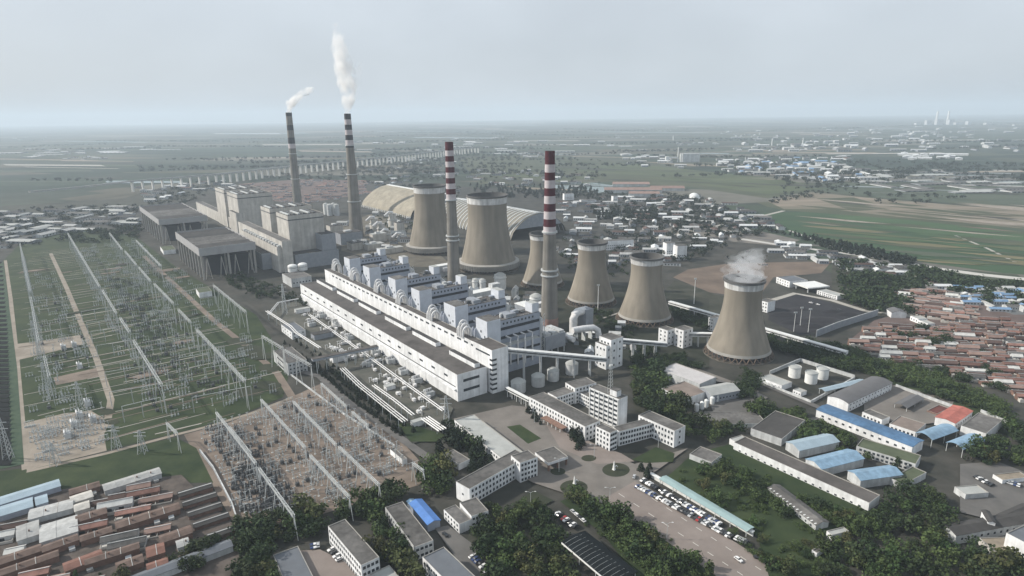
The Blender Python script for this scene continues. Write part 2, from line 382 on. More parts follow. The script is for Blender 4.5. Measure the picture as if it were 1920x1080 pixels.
patch('scrub', [(1560,480),(1660,490),(1760,545),(1700,590),(1560,552)], SCRUB)
patch('lot', [(1750,540),(1960,548),(1960,590),(1900,590)], mat('grey_lot', (.09,.095,.1), .95, scale=.03, col2=(.16,.165,.165)))
WROAD = mat('white_concrete_road', (.38,.37,.345), .9, scale=.05, col2=(.50,.49,.46))
strip('highway', [(1390,448),(1455,458),(1560,472),(1640,482)], 13, WROAD)
strip('highway', [(1310,430),(1455,452),(1620,470),(1700,492),(1800,508),(1960,530)], 12, ASPH)
strip('highway', [(1700,494),(1760,504),(1840,515),(1960,527)], 17, WROAD)
strip('road', [(1480,432),(1560,462),(1640,490),(1720,520),(1790,556)], 7, WROAD)
strip('road', [(1100,452),(1200,452),(1300,432),(1400,412),(1470,395)], 9, ROADP)
strip('road', [(1120,400),(1260,408),(1390,440)], 8, ROADP)
strip('road', [(1640,487),(1700,515),(1750,540),(1780,556)], 6, ROADP)
strip('road', [(1440,565),(1490,550),(1560,563),(1620,582),(1700,592),(1760,575),(1800,590),(1830,612)], 8, ROADP)
strip('road', [(1120,470),(1250,455),(1400,440)], 9, ASPH)
patch('works_ground', [(960,545),(1060,520),(1330,560),(1330,690),(1190,695),(1150,680),(1060,640),(990,600)], mat('dark_grass', (.010,.016,.009), .95, scale=.05, col2=(.04,.04,.03), detail=10))
patch('works_ground', [(700,400),(760,420),(850,500),(760,500),(640,470),(640,420)], mat('tan_works_ground', (.06,.054,.043), .95, scale=.04, col2=(.16,.145,.115), detail=9))
rp2 = random.Random(21)
for _ in range(46):
    y = rp2.uniform(372, 424); x0 = rp2.uniform(1470 + (424-y)*.4, 1900); L_ = rp2.uniform(50, 260); th_ = rp2.uniform(1.2, 3.6); sl_ = .085
    patch('field_strip', [(x0, y), (x0+L_*.4, y+L_*.4*sl_-th_*.5), (x0+L_, y+L_*sl_), (x0+L_*.6, y+L_*.6*sl_+th_)], rp2.choice([FIELD2, FIELD2, SCRUB, SAND, PALEG, DIRT]), far=True)
for _ in range(44):
    y = rp2.uniform(418, 488); x0 = rp2.uniform(1450 + (y-400)*1.6, 1880); L_ = rp2.uniform(60, 300); th_ = rp2.uniform(.8, 5.5)
    patch('field_strip', [(x0, y), (x0+L_*.5, y+L_*.04-th_*.5), (x0+L_, y+L_*.08), (x0+L_*.5, y+L_*.04+th_)], rp2.choice([FIELD2, FIELD2, mat('spring_field', ()), mat('bright_field', ()), mat('dark_field', ()), mat('dry_crop', (.11,.10,.05), .95, scale=.006, stretch=(.3,2,1), col2=(.16,.145,.08))]), far=True)
for _ in range(40):
    y = rp2.uniform(300, 352); x0 = rp2.uniform(880, 1480); L_ = rp2.uniform(60, 260); th_ = rp2.uniform(.8, 3.0)
    patch('field_strip', [(x0, y), (x0+L_*.5, y+L_*.03-th_*.5), (x0+L_, y+L_*.05), (x0+L_*.5, y+L_*.03+th_)], rp2.choice([FIELD2, LAWN, mat('spring_field', ()), SCRUB, SAND]), far=True)
rp4 = random.Random(33)
for _ in range(44):
    y = rp4.uniform(318, 364); x0 = rp4.uniform(1560, 1880); L_ = rp4.uniform(40, 150); th_ = rp4.uniform(.6, 2.0)
    patch('field_strip', [(x0, y), (x0+L_, y+L_*.02), (x0+L_+4, y+L_*.02+th_), (x0+4, y+th_)], rp4.choice([mat('wet_plot', (.22,.25,.25), .6, .15, .02), ROADP, SCRUB, FIELD2, mat('wet_plot', ())]), far=True)
PAL4 = [FIELD2, SCRUB, SAND, PALEG, ROADP, mat('dark_field', ()), LAWN, WATER]
for _ in range(150):
    y = 226 + 118*rp4.random()**1.6; x0 = rp4.uniform(-60, 1880); L_ = rp4.uniform(50, 260); th_ = .4 + (y-215)/60*rp4.uniform(.3, 1.6); sl_ = rp4.uniform(-.012, .02)
    if 300 < y and 230 < x0 < 1300: continue
    y1 = max(224, y+L_*sl_)
    patch('field_strip', [(x0, y), (x0+L_, y1), (x0+L_*1.05, y1+th_), (x0+L_*.04, y+th_)], rp4.choice(PAL4), far=True)
for k in range(7):
    q = G(*[(1470,590),(1500,580),(1540,600),(1560,585),(1520,612),(1590,590),(1480,606)][k]); r_ = [12,9,14,8,10,9,7][k]; f = MB()
    f.lathe([(r_, .2), (r_*.8, .9), (r_*.45, 2.2), (r_*.12, 2.9)], 14); o = f.build('coal_heap', COAL, None, True, q); o.scale = (1.5, .8, 1); tag(o, 'low black coal heap on the coal yard, %s' % ['at its left end','at the upper edge left of the middle','largest one in the middle','at the upper edge right of the middle','at the lower edge','at its right end','smallest one near the masts'][k], 'coal heap', 'coal heaps')
# switchyard
patch('switchyard_lawn', [(5,490),(40,455),(130,432),(250,440),(330,500),(480,590),(545,690),(530,745),(420,790),(330,812),(180,850),(45,875)], LAWN)
patch('gravel_yard', [(345,815),(430,792),(545,745),(600,720),(720,790),(810,890),(800,905),(600,965),(545,985),(440,985),(395,905)], GRAVEL)
patch('meadow', [(-60,890),(45,878),(200,850),(330,820),(368,840),(400,905),(300,905),(180,915),(-60,965)], LAWN)
patch('sandy_apron', [(40,795),(120,775),(170,770),(205,790),(195,815),(200,845),(50,882)], PALEG)
patch('sandy_apron', [(30,645),(70,640),(150,628),(160,645),(34,675)], PALEG)
patch('sandy_apron', [(100,708),(180,690),(190,705),(105,722)], GRAVEL)
strip('service_road', [(10,488),(20,560),(32,680),(48,880)], 4, PALEG)
strip('service_road', [(95,475),(125,540),(150,600),(180,670),(208,750),(200,800)], 5, PALEG)
strip('service_road', [(270,480),(330,535),(400,600),(470,655),(520,700),(548,745)], 6, GRAVEL)
strip('path', [(548,745),(470,775),(400,797),(330,815),(200,850),(50,884)], 3.5, PALEG)
strip('path', [(160,633),(250,610)], 2, PALEG)
for k, (x0, x1, y0) in enumerate([(215,300,772),(200,330,745),(205,470,738),(190,460,712),(175,450,690),(190,440,665),(150,400,640),(165,380,612),(150,400,585),(140,330,560),(140,320,535),(120,300,512),(40,165,690),(45,150,655),(40,160,620),(40,140,580),(38,130,545),(36,110,520),(45,200,740),(42,205,762)]):
    strip('cable_trench', [(x0, y0), (x1, y0 - (x1-x0)*.20)], .8, ROADP)
patch('solar_ground', [(-120,905),(-60,520),(6,490),(18,580),(32,690),(45,870)], SOLARG)
for cx, cy, rx, ry in [(450,640,26,7),(470,655,28,8),(488,668,26,7),(505,690,20,8),(500,722,28,8),(465,735,30,8),(520,735,12,6),(200,772,16,6),(208,790,16,6)]:
    patch('oval_bed', [(cx+rx*math.cos(t*.3142), cy+ry*math.sin(t*.3142)) for t in range(20)], LAWND)
LP = [(G(x, y).x, G(x, y).y) for x, y in [(12,498),(45,458),(130,436),(250,444),(330,505),(480,595),(540,690),(525,740),(420,786),(330,808),(190,846),(50,868)]]
e1 = Vector((math.cos(R(126.5)), math.sin(R(126.5)), 0)); e2 = Vector((e1.y, -e1.x, 0)); c0 = G(260, 620); rp3 = random.Random(9)
for k in range(-22, 40):
    for seg in range(2):
        pts = [c0 + e1*(k*15+rp3.uniform(-3,3)) + e2*s for s in range(-420, 420, 6)]
        pts = [q for q in pts if inpoly(q.x, q.y, LP)]
        if len(pts) < 8: continue
        i0 = rp3.randrange(0, len(pts)//2); i1 = min(len(pts)-1, i0 + rp3.randrange(4, len(pts)//2+4))
        strip('cable_trench', [PXY(pts[i0]), PXY(pts[i1])], rp3.choice((.7, .9, 1.3)), ROADP if rp3.random() < .6 else GRAVEL)
for k in range(34):
    q = [c0 + e1*rp3.uniform(-250, 420) + e2*rp3.uniform(-260, 260) for _ in range(1)][0]
    if inpoly(q.x, q.y, LP): a_, b_ = rp3.uniform(5, 22), rp3.uniform(3, 9); patch('worn_ground', [(q + e2*a_*math.cos(t*.5236)*rp3.uniform(.7,1.2) + e1*b_*math.sin(t*.5236)*rp3.uniform(.7,1.2))[:2] for t in range(12)], rp3.choice([GRAVEL, GRAVEL, LAWND, YARD]), world=True)
# roads of the works
strip('works_road', [(545,690),(600,706),(660,760),(720,800),(770,835),(820,870),(850,905)], 6, ASPH)
strip('works_road', [(380,500),(450,550),(520,600),(620,690),(780,830)], 5, YARD)
patch('works_lawn', [(740,790),(770,795),(835,815),(820,828),(770,828)], LAWN)
patch('pipe_yard', [(500,590),(560,560),(620,610),(700,655),(850,765),(835,800),(780,795),(640,700),(560,640)], mat('pipe_yard_ground', (.05,.055,.045), .95, scale=.08, col2=(.12,.115,.10), detail=8))
patch('plaza', [(850,785),(960,760),(1005,765),(1100,830),(1190,870),(1290,840),(1200,905),(1330,985),(1440,1060),(1480,1110),(1280,1110),(1130,955),(1060,925),(1000,905),(930,870)], PLAZA)
patch('avenue', [(1128,938),(1190,902),(1330,985),(1500,1095),(1480,1140),(1340,1090)], PINK)
patch('paving', [(1020,790),(1060,800),(1110,830),(1165,850),(1190,865),(1120,870),(1050,840)], PINK)
patch('flower_bed', [(950,800),(975,796),(1015,822),(990,832)], LAWN)
patch('lawn', [(1185,862),(1230,838),(1265,850),(1262,866),(1210,868)], LAWN)
for cx, cy, rx, ry in [(1155,881,26,13),(1076,914,26,14),(1104,859,14,6),(1046,884,14,7)]:
    patch('round_bed', [(cx+rx*math.cos(t*.3142), cy+ry*math.sin(t*.3142)) for t in range(20)], LAWND)
patch('lawn', [(960,945),(1000,920),(1038,938),(1005,955)], LAWND)
patch('garden', [(1085,925),(1140,952),(1240,1008),(1350,1085),(1360,1140),(1215,1110),(1130,1000),(1050,940)], LAWN)
patch('garden', [(1250,895),(1300,850),(1380,830),(1640,955),(1540,1010),(1620,1110),(1450,1110),(1420,1005)], LAWN)
patch('garden', [(1180,690),(1240,690),(1300,760),(1290,800),(1190,770)], SCRUB)
patch('scrub', [(1570,665),(1660,690),(1760,725),(1920,790),(1920,830),(1700,730),(1610,695)], LAWN)
patch('scrub', [(830,1120),(880,1000),(920,955),(1000,950),(1060,1010),(1060,1140)], SCRUB)
patch('courtyard', [(530,1035),(600,1030),(690,1075),(720,1130),(560,1130)], PINK)
patch('lane', [(815,990),(840,985),(900,1030),(940,1110),(900,1110)], ASPH)
patch('depot_yard', [(1620,730),(1680,722),(1790,750),(1770,790),(1700,800),(1620,770)], PLAZA)
patch('parking_lot', [(1800,870),(1870,865),(1960,900),(1960,1000),(1800,960)], ASPH)
strip('road', [(1420,715),(1520,757),(1570,780),(1500,790)], 6, ASPH)
strip('road', [(1240,700),(1400,720),(1440,760)], 6, ASPH)
strip('road', [(1230,675),(1300,690),(1420,735)], 5, PLAZA)
patch('lot', [(1330,755),(1400,725),(1440,745),(1400,770),(1345,790)], ASPH)
patch('village_ground', [(-120,960),(130,915),(340,890),(440,985),(460,1120),(-160,1120)], mat('village_earth', (.045,.038,.034), .95, scale=.1, col2=(.12,.10,.088)))
# lane paint on the avenue
PAINT = mat('road_paint', (.55,.54,.50), .8, .1, 1)
for k in range(9):
    for s in (0, 1):
        t0 = k/9; x0, y0 = 1160 + 250*t0 + s*34, 925 + 165*t0 - s*10
        strip('lane_marking', [(x0, y0), (x0+11, y0+7.2)], .35, PAINT)
# ------------------------------------------------------------------ chimneys
def chimney(px, py, top, r0, r1, bands, label, bandmats, rings=()):
    b = G(px, py); lo, hi = 50, 400
    for _ in range(40):
        z = (lo+hi)/2; q = Vector((b.x, b.y, z)) - EYE
        if 540 - FPX*q.dot(UP)/q.dot(FWD) > top: lo = z
        else: hi = z
    H = lo; t = thing('chimney', label, 'chimney', b, 0, 'tall chimneys of the power station')
    rad = lambda z: r1 + (r0-r1)*max(0, 1-z/H)**1.25
    m_ = MB(); m_.lathe([(rad(z), z) for z in np.linspace(0, H-.3, 14)] + [(rad(H)-1, H-.3), (rad(H)-1, H-12)], 32, cap1=True).build('shaft', CHG, t, True)
    for z0, z1, k in bands:
        MB().lathe([(rad(H*z0)+.02, H*z0), (rad(H*z0)+.12, H*z0), (rad(H*z1)+.12, H*z1), (rad(H*z1)+.02, H*z1)], 32, cap0=False, cap1=False).build('band', bandmats[k], t, True)
    for z in rings:
        m_ = MB(); m_.lathe([(rad(H*z)+.1, H*z), (rad(H*z)+1.5, H*z), (rad(H*z)+1.5, H*z+1.3), (rad(H*z)+.1, H*z+1.3)], 32, cap0=False, cap1=False).build('platform', STEEL, t, True)
    addfoot([b+Vector(v) for v in ((-r0,-r0,0),(r0,-r0,0),(r0,r0,0),(-r0,r0,0))])
    return t, H
ch1, H1 = chimney(560, 400, 211, 10.5, 6.6, [(.965,1,0),(.88,.955,2),(.83,.88,0),(.76,.83,2),(.70,.76,0),(.655,.70,1)], 'grey chimney with a black top and faded bands, leftmost of the four', [CHB, CHW, CHG], (.35,.6))
ch2, H2 = chimney(669, 445, 213, 13, 5.6, [(.955,1,0),(.915,.955,1),(.875,.915,0),(.835,.875,1),(.795,.835,0),(.757,.795,1),(.735,.757,0)], 'tall chimney with crisp black and white bands under a long white plume', [CHB, CHW], (.3,.52,.75))
bd = [(1-.0375*(k+1), 1-.0375*k, k % 2) for k in range(11)]
ch3, H3 = chimney(852, 540, 266, 8.6, 4.9, [(.945,1,0)] + [(.945-.036*(k+1), .945-.036*k, (k+1) % 2) for k in range(9)], 'smokeless red and white banded chimney between the two large cooling towers', [CHR, CHW], (.34,.37,.615))
ch4, H4 = chimney(1030, 616, 283, 9.3, 4.6, [(.93,1,0)] + [(.93-.042*(k+1), .93-.042*k, (k+1) % 2) for k in range(9)] + [(0,.07,2)], 'smokeless red and white banded chimney nearest the viewer, beside the small cooling towers', [CHR, CHW, mat('faded_red_paint', (.30,.19,.16), .9)], (.315,.345,.56))

# ------------------------------------------------------------------ cooling towers
def tower(px, py, top, rb, rt, label, grp, skirt=False, legs=30):
    b = G(px, py); lo, hi = 20, 200
    for _ in range(40):
        z = (lo+hi)/2; q = Vector((b.x, b.y, z)) - EYE
        if 540 - FPX*q.dot(UP)/q.dot(FWD) > top: lo = z
        else: hi = z
    H = lo; t = thing('cooling_tower', label, 'cooling tower', b, 0, grp)
    z0 = H*.07; zt = H*.80; bb = (zt-z0)/math.sqrt((rb/(rt*.94))**2-1); r = lambda z: rt*.94*math.sqrt(1+((z-zt)/bb)**2)
    zs = np.linspace(z0, H, 26)
    MB().lathe([(r(z), z) for z in zs] + [(r(H)+.5, H), (r(H)+.5, H+.8), (r(H)-.8, H+.8)] + [(r(z)-.8, z) for z in zs[::-1]], 72, cap0=False, cap1=False).build('shell', TCONC, t, True)
    MB().lathe([(r(z)+.03, z) for z in [zs[0]]] + [(r(z)+.15, z) for z in (z0, z0+2.4)] + [(r(z0+2.4), z0+2.4)], 72, cap0=False, cap1=False).build('lintel_ring', CONC, t, True)
    MB().lathe([(r(H*.90), H*.90)] + [(r(z)+.14, z) for z in np.linspace(H*.90, H*.982, 5)] + [(r(H*.982), H*.982)], 72, cap0=False, cap1=False).build('white_band', TWHITE, t, True)
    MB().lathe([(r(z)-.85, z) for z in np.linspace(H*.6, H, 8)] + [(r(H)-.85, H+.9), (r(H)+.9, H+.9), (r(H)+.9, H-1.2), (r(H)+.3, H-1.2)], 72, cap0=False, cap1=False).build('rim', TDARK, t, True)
    MB().lathe([(rb+3.2, 0), (rb+3.2, .9), (rb+2.7, .9), (rb+2.7, .3)], 72, cap0=False).build('basin', mat('dark_concrete', (.11,.10,.085), .95), t, True)
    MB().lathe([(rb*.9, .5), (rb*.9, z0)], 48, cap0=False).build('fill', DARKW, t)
    if skirt:
        s = MB(); s.lathe([(rb+3.5, z0*.55), (rb+4.2, z0*1.55), (rb+3.2, z0*1.62), (r(z0*1.6), z0*1.75)], 72, cap0=False, cap1=False); s.build('wind_skirt', CONC, t, True)
        f = MB()
        for k in range(72):
            a = 2*math.pi*k/72; ca, sa = math.cos(a), math.sin(a)
            f.bar((ca*(rb+4.1), sa*(rb+4.1), z0*.5), (ca*(rb+4.9), sa*(rb+4.9), z0*1.6), .7)
        f.build('skirt_ribs', CONC, t)
    me = None
    for k in range(legs):
        a = 2*math.pi*k/legs; da = math.pi/legs
        if me is None:
            f = MB(); y1 = rb*math.tan(da)
            f.bar((rb+2.2, 0, .5), (r(z0)-.3, y1, z0+.2), .7); f.bar((rb+2.2, 0, .5), (r(z0)-.3, -y1, z0+.2), .7); me = f.mesh('leg', mat('leg_concrete', (.12,.09,.07), .95))
        link('leg', me, t, (0,0,0), a + 1e-4)
    n = 12; addfoot([b+Vector(((rb+5)*math.cos(2*math.pi*k/n), (rb+5)*math.sin(2*math.pi*k/n), 0)) for k in range(n)])
    return t, H, r(H)
SG = 'cooling towers of the power station'
T1 = tower(810, 470, 348, 38, 26, 'large tan cooling tower standing farthest back, left of a red and white chimney', SG, True, 40)
T2 = tower(916, 502, 366, 41, 29.5, 'largest tan cooling tower, just right of the red and white chimney in the middle', SG, True, 44)
T3 = tower(1017, 533, 438, 26, 16.5, 'small tan cooling tower half hidden behind the nearest red and white chimney', SG)
T4 = tower(1108, 566, 454, 27.5, 17.0, 'small tan cooling tower with a slim pale pole standing before it', SG)
T5 = tower(1208, 598, 481, 28, 17.2, 'small tan cooling tower second from the right, without steam', SG)
T6 = tower(1384, 662, 524, 28.3, 17.2, 'tan cooling tower nearest the viewer with a puff of steam on its rim', SG)

# ------------------------------------------------------------------ main turbine hall and boilers
t, LX, LY = bld('turbine_hall', 'long white turbine hall with a row of small windows and a dark flat roof', 'power station hall', (563,532), (857,703), (912,687), 22.5, WHITE, RBROWN, ang=PLANT,
    ab=[(1,17,5.5,1.7,.02,.02,.62,.92)], bc=[(2,1,15,2.2,.1,.16,.18,.92)])
HALL = t; HD = 27
MB().box(-1.8, 2, 9.2, 0, LY-2, 10.0).build('canopy', WHITE, t)
MB().box(-.25, 3, 11.2, .02, LY-3, 12.0).build('ledge', DSTEEL, t)
for (x0, y0), (x1, y1) in [((599,524),(626,540)),((639,544),(668,561)),((678,566),(709,584)),((728,592),(764,614)),((777,620),(818,644)),((842,658),(888,684))]:
    ya = local(t, x0, y0, 25).y; yb = local(t, x1, y1, 25).y
    k = MB(); k.box(LX-8.6, yb, 21.9, LX-3.6, ya, 25.4); k.build('roof_monitor', WHITE, t)
    k = MB(); k.box(LX-8.3, yb+.3, 25.4, LX-3.9, ya-.3, 25.55); k.build('monitor_roof', RDARK, t)
bay, bx, by = bld('deaerator_bay', 'tall narrow white bay with a window ribbon along the back of the turbine hall', 'power station hall', (595,507), (917,655), (935,650), 31, WHITE, RBROWN, ang=PLANT, D=8,
    ab=[(1,30,6.2,1.7,.02,.06,.83,.97)])
st, sx, sy = bld('stair_tower', 'white stair tower with stacked dark corner windows at the near end of the turbine hall', 'stair tower', (886,640), (922,657), (951,648), 37, WHITE, RBROWN, ang=PLANT,
    ab=[(1,4,5,1.4,.1,.15,.80,.95)])
for k in range(7):
    z = 3 + k*4.1
    MB().box(-.12, -.12, z, .02, 3.2, z+1.7).build('window', GLASS, st); MB().box(.02, -.12, z, 4.5, .02, z+1.7).build('window', GLASS, st)
# six boilers
E1 = Vector((math.cos(PLANT), math.sin(PLANT), 0)); E2 = Vector((E1.y, -E1.x, 0))
BO = [((643,482),(655,486),50),((678,499),(692,503),52),((726,520),(741,525),56),((771,541),(786,546),58),((832,567),(853,576),58),((891,596),(913,604),58)]
for k, (A, B, LD) in enumerate(BO):
    hB = 47; b = G(*B, hB); a = G(*A, hB); wd = max(17, min(20, (a-b).dot(E1)))
    t = thing('boiler_house', 'pale blue-grey boiler house with dark bands, %s from the near end' % ORD[5-k], 'boiler house', (b.x, b.y, 0), PLANT-R(90), 'boiler houses in a row')
    MB().box(0, 0, 0, 14, wd, hB).build('front_block', mat('boiler_front', (.52,.55,.60), .7, .1, .2), t)
    MB().box(14, 1, 0, LD, wd-1, hB-2.5).build('rear_block', BLUEW, t)
    MB().box(.5, .5, hB, 13.5, wd-.5, hB+.3).build('roof', RGREY, t); MB().box(14.2, 1.4, hB-2.5, LD-.4, wd-1.4, hB-2.2).build('roof', RBROWN, t)
    for z in (12, 20, 28, 36): MB().box(14.5, .55, z, LD-1, .98, z+2.4).build('dark_band', DARKW, t)
    MB().box(10, -7.5, 0, LD-6, -.02, 24).build('side_bay', BLUEW, t); MB().box(10.3, -7.2, 24, LD-6.3, -.1, 24.3).build('roof', RPALE, t)
    for z in (8, 17): MB().box(11, -7.75, z, LD-7, -7.52, z+2.2).build('dark_band', DARKW, t)
    MB().box(LD-8, 2, 20, LD-.5, wd-5, hB+6).build('lift_house', mat('boiler_front', ()), t); MB().box(LD-7.6, 2.3, hB+6, LD-.9, wd-5.3, hB+6.25).build('roof', RPALE, t)
    MB().box(22, 3, hB-2.2, 30, wd-4, hB+1.2).build('roof_plant', GREYW, t)
    for i, (yy, zz) in enumerate([(.22,.80),(.48,.74),(.78,.68),(.55,.88)]): link('window', window_mesh(1.7, 2.0), t, (0, wd*yy, hB*zz-6), R(-90))
    r5 = random.Random(k)
    for q in range(9):
        x_, y_ = r5.uniform(15, LD-9), r5.uniform(2, wd-5); MB().box(x_, y_, hB-2.2, x_+r5.uniform(1.5,5), y_+r5.uniform(1.5,4), hB-2.2+r5.uniform(1,3.6)).build('roof_unit', r5.choice([GREYW, PALE, DSTEEL, BLUEW]), t)
    for q in range(4):
        x_ = 18 + q*(LD-26)/4; MB().tube([(x_,-8.4,r5.uniform(3,8)),(x_,-8.4,27),(x_+2,-6,30),(x_+2,.5,30)], .8, 8).build('riser_pipe', PIPE, t, True)
    for q in range(int((LD-20)/4)): MB().box(17+q*4, .8, hB-6.2, 18.6+q*4, .97, hB-4.4).build('side_window', GLASS, t)
    fr = MB()
    for x_ in (LD+.5, LD+5.5):
        for y_ in (1, wd*.5, wd-1): fr.bar((x_,y_,0),(x_,y_,hB-8),.5)
    for z in range(6, int(hB-8), 6):
        fr.bar((LD+.5,1,z),(LD+5.5,1,z),.35); fr.bar((LD+.5,1,z),(LD+.5,wd-1,z),.35); fr.bar((LD+5.5,1,z),(LD+5.5,wd-1,z),.35); fr.bar((LD+.5,1,z),(LD+5.5,1,z+6),.25)
    fr.build('steel_frame', STEEL, t)
    MB().tube([(LD+3,wd*.3,6),(LD+3,wd*.3,hB-12),(LD+3,wd*.3+5,hB-9),(LD+9,wd*.3+5,hB-14),(LD+9,wd*.3+5,18)], 2.0, 10).build('flue', PIPE, t, True)
    rp_ = MB(); rp_.bar((16,1.2,hB-1.2),(LD-1,1.2,hB-1.2),.12); rp_.bar((16,wd-1.2,hB-1.2),(LD-1,wd-1.2,hB-1.2),.12)
    for q in range(8): x_ = 16 + q*(LD-17)/7; rp_.bar((x_,1.2,hB-2.2),(x_,1.2,hB-1.2),.12)
    rp_.build('railing', STEEL, t)
    for i in range(5):        # curved pipes between boiler and bay
        yy = wd + 2 + i*2.9; hh = 40 + (i % 3)*2.2
        if i == 4: continue
        pts = [(-1, yy, 20)] + [(-1 + 0*u, yy, z) for u, z in ((0, hh-6),)] + [(-1 + 5.5*(1-math.cos(math.pi*u/6))/1, yy - 1.2*u/3, hh-6 + 6*math.sin(math.pi*u/6)) for u in range(1, 6)] + [(10, yy-2.4, hh-6), (10, yy-2.4, 18)]
        pts = [(-12, yy+.8, 30), (-11.6, yy+.6, hh-5)] + [(-8-3.6*math.cos(math.pi*u/6), yy+.6-.2*u, hh-5+4.6*math.sin(math.pi*u/6)) for u in range(1, 6)] + [(-4.4, yy-.6, hh-6), (-3.6, yy-.8, 20)]
        MB().tube(pts, .95, 8).build('steam_pipe', PIPE, t, True)
    MB().box(-2, wd+1, 0, 12, wd+15, 22).build('mill_bay', GREYW, t)
    for q in range(3): MB().lathe([(1.9, 22), (1.9, 31), (.6, 34)], 12, 5, wd+4+q*4.3).build('coal_hopper', BLUEW, t, True)
    yw = Vector((b.x, b.y, 0)); addfoot([yw, yw+E2*LD, yw+E2*LD+E1*wd, yw+E1*wd])
    # flue gas cleaning blocks behind each boiler
    e = b + E2*(LD+6); e.z = 0
    d = thing('dust_collector', 'grey dust collector behind a boiler house, %s from the near end' % ORD[5-k], 'dust collector', e, PLANT-R(90), 'dust collectors behind the boilers')
    MB().box(0, 0, 6, 24, wd+4, 19).build('casing', GREYW, d)
    for q in range(3): MB().box(1+q*8, 1, 19, 7+q*8, wd+3, 21.5).build('roof_housing', PALE, d)
    for q in range(4):
        for s in (1, wd+3): MB().box(.5+q*7.4, s-.4, 0, 1.3+q*7.4, s+.4, 6).build('leg', STEEL, d)
    MB().tube([(24, wd*.5, 14), (29, wd*.5, 14), (33, wd*.5, 10), (33, wd*.5-10, 10)], 2.6, 12).build('duct', PIPE, d, True)
    addfoot([e, e+E2*30, e+E2*30+E1*wd, e+E1*wd])

# conveyor galleries
def gallery(label, p, q, wd, hh, n, wall=PALE, grp='coal conveyor galleries'):
    p, q = Vector(p), Vector(q); t = thing('conveyor_gallery', label, 'conveyor gallery', (p.x, p.y, 0), 0, grp); o = Vector((p.x, p.y, 0)); a, c = p-o, q-o
    MB().bar(a, c, wd, hh).build('gallery_body', wall, t); MB().bar(a+Vector((0,0,hh/2+.12)), c+Vector((0,0,hh/2+.12)), wd+.5, .22).build('roof', TANK, t)
    d = (c-a); d.z = 0; d.normalize(); s = Vector((-d.y, d.x, 0))
    for k in (-1, 1):
        MB().bar(a+s*k*(wd/2+.06)+Vector((0,0,.2)), c+s*k*(wd/2+.06)+Vector((0,0,.2)), .1, .9).build('window_strip', GLASS, t)
    for k in range(1, n+1):
        e = a.lerp(c, k/(n+1)); z = e.z - hh/2
        f = MB()
        for u in (-1, 1): f.bar((e.x+s.x*u*wd*.45, e.y+s.y*u*wd*.45, 0), (e.x+s.x*u*wd*.4, e.y+s.y*u*wd*.4, z), .9)
        for zz in (z*.35, z*.7): f.bar((e.x-s.x*wd*.42, e.y-s.y*wd*.42, zz), (e.x+s.x*wd*.42, e.y+s.y*wd*.42, zz), .35)
        f.build('trestle', PALE, t)
    return t
gallery('long pale coal gallery sloping from the stair tower down to the transfer house', G(950,657,29), G(1136,674,13), 4.5, 3.6, 5)
gallery('pale coal gallery between the transfer house and the twin white towers', G(1166,639,19), G(1250,646,12), 4, 3.4, 3)
gallery('white coal gallery running along the dark yard behind the nearest cooling tower', G(1255,567,7), G(1588,662,7), 4.5, 3, 10, WHITE)
gallery('short white gallery joining the near cooling tower side to the twin towers', G(1292,627,12), G(1345,628,12), 4, 3.2, 2)
strip('service_pipe_track', [(1120,600),(1180,580),(1240,562)], 3, ROADP)
bld('transfer_house', 'white transfer house with a higher rear half where two coal galleries meet', 'transfer house', (1117,641), (1137,649), (1160,640), 22, WHITE, RGREY, ang=PLANT, ab=(3,3,1.6,1.8), bc=(3,3,1.6,1.8))
bld('transfer_house', 'taller grey-roofed rear half of the white transfer house', 'transfer house', (1126,629), (1146,638), (1168,631), 27, WHITE, RGREY, ang=PLANT, ab=(1,3,1.8,1.8,.1,.1,.75,.98), bc=(4,2,1.6,1.8))
bld('transfer_house', 'left one of the twin white transfer towers beside the nearest cooling tower', 'transfer house', (1237,614), (1252,620), (1266,616), 16, WHITE, RGREY, ang=PLANT, ab=(4,2,1.5,1.6), bc=(3,2,1.5,1.6))
bld('transfer_house', 'right one of the twin white transfer towers beside the nearest cooling tower', 'transfer house', (1268,614), (1282,620), (1298,614), 18, WHITE, RGREY, ang=PLANT, ab=(4,2,1.5,1.6), bc=(4,2,1.5,1.6))
bld('pump_house', 'white four-window block tucked against the left flank of the nearest cooling tower', 'pump house', (1330,594), (1338,597), (1352,592), 14, WHITE, RGREY, ang=PLANT, ab=(4,2,1.2,1.4))
bld('pump_house', 'white two-storey block with windows right of the nearest cooling tower', 'pump house', (1424,563), (1440,567), (1452,562), 12, WHITE, RGREY, ang=PLANT, ab=(3,3,1.4,1.4))
# the duct work around the nearest chimney
def boxy(name, label, cat, px, py, z0, parts, grp=None, ang=PLANT-R(90)):
    b = G(px, py); t = thing(name, label, cat, (b.x, b.y, 0), ang, grp)
    for nm, M, bx in parts: MB().box(*bx).build(nm, M, t)
    addfoot([b+Vector((-6,-6,0)), b+Vector((6,-6,0)), b+Vector((6,6,0)), b+Vector((-6,6,0))]); return t
t = thing('flue_duct', 'thick pale flue duct curving down beside the nearest chimney', 'flue duct', G(1075,622), PLANT-R(90), 'flue ducts by the nearest chimney')
MB().tube([(0,0,0),(0,0,14),(1.5,0,18),(5,0,20),(14,0,20)], 4.2, 16).build('duct', PIPE, t, True); MB().box(12,-6,0,22,6,22).build('absorber', GREYW, t)
t = thing('flue_duct', 'pale flue duct lying on trestles right of the nearest chimney', 'flue duct', G(1098,640), PLANT-R(90), 'flue ducts by the nearest chimney')
MB().tube([(-12,6,12),(0,4,12),(10,0,12),(14,-2,9),(15,-3,2)], 3.2, 14).build('duct', PIPE, t, True)
for q in (-10, 0, 9): MB().box(q, 1, 0, q+.8, 6, 9).build('trestle', STEEL, t)
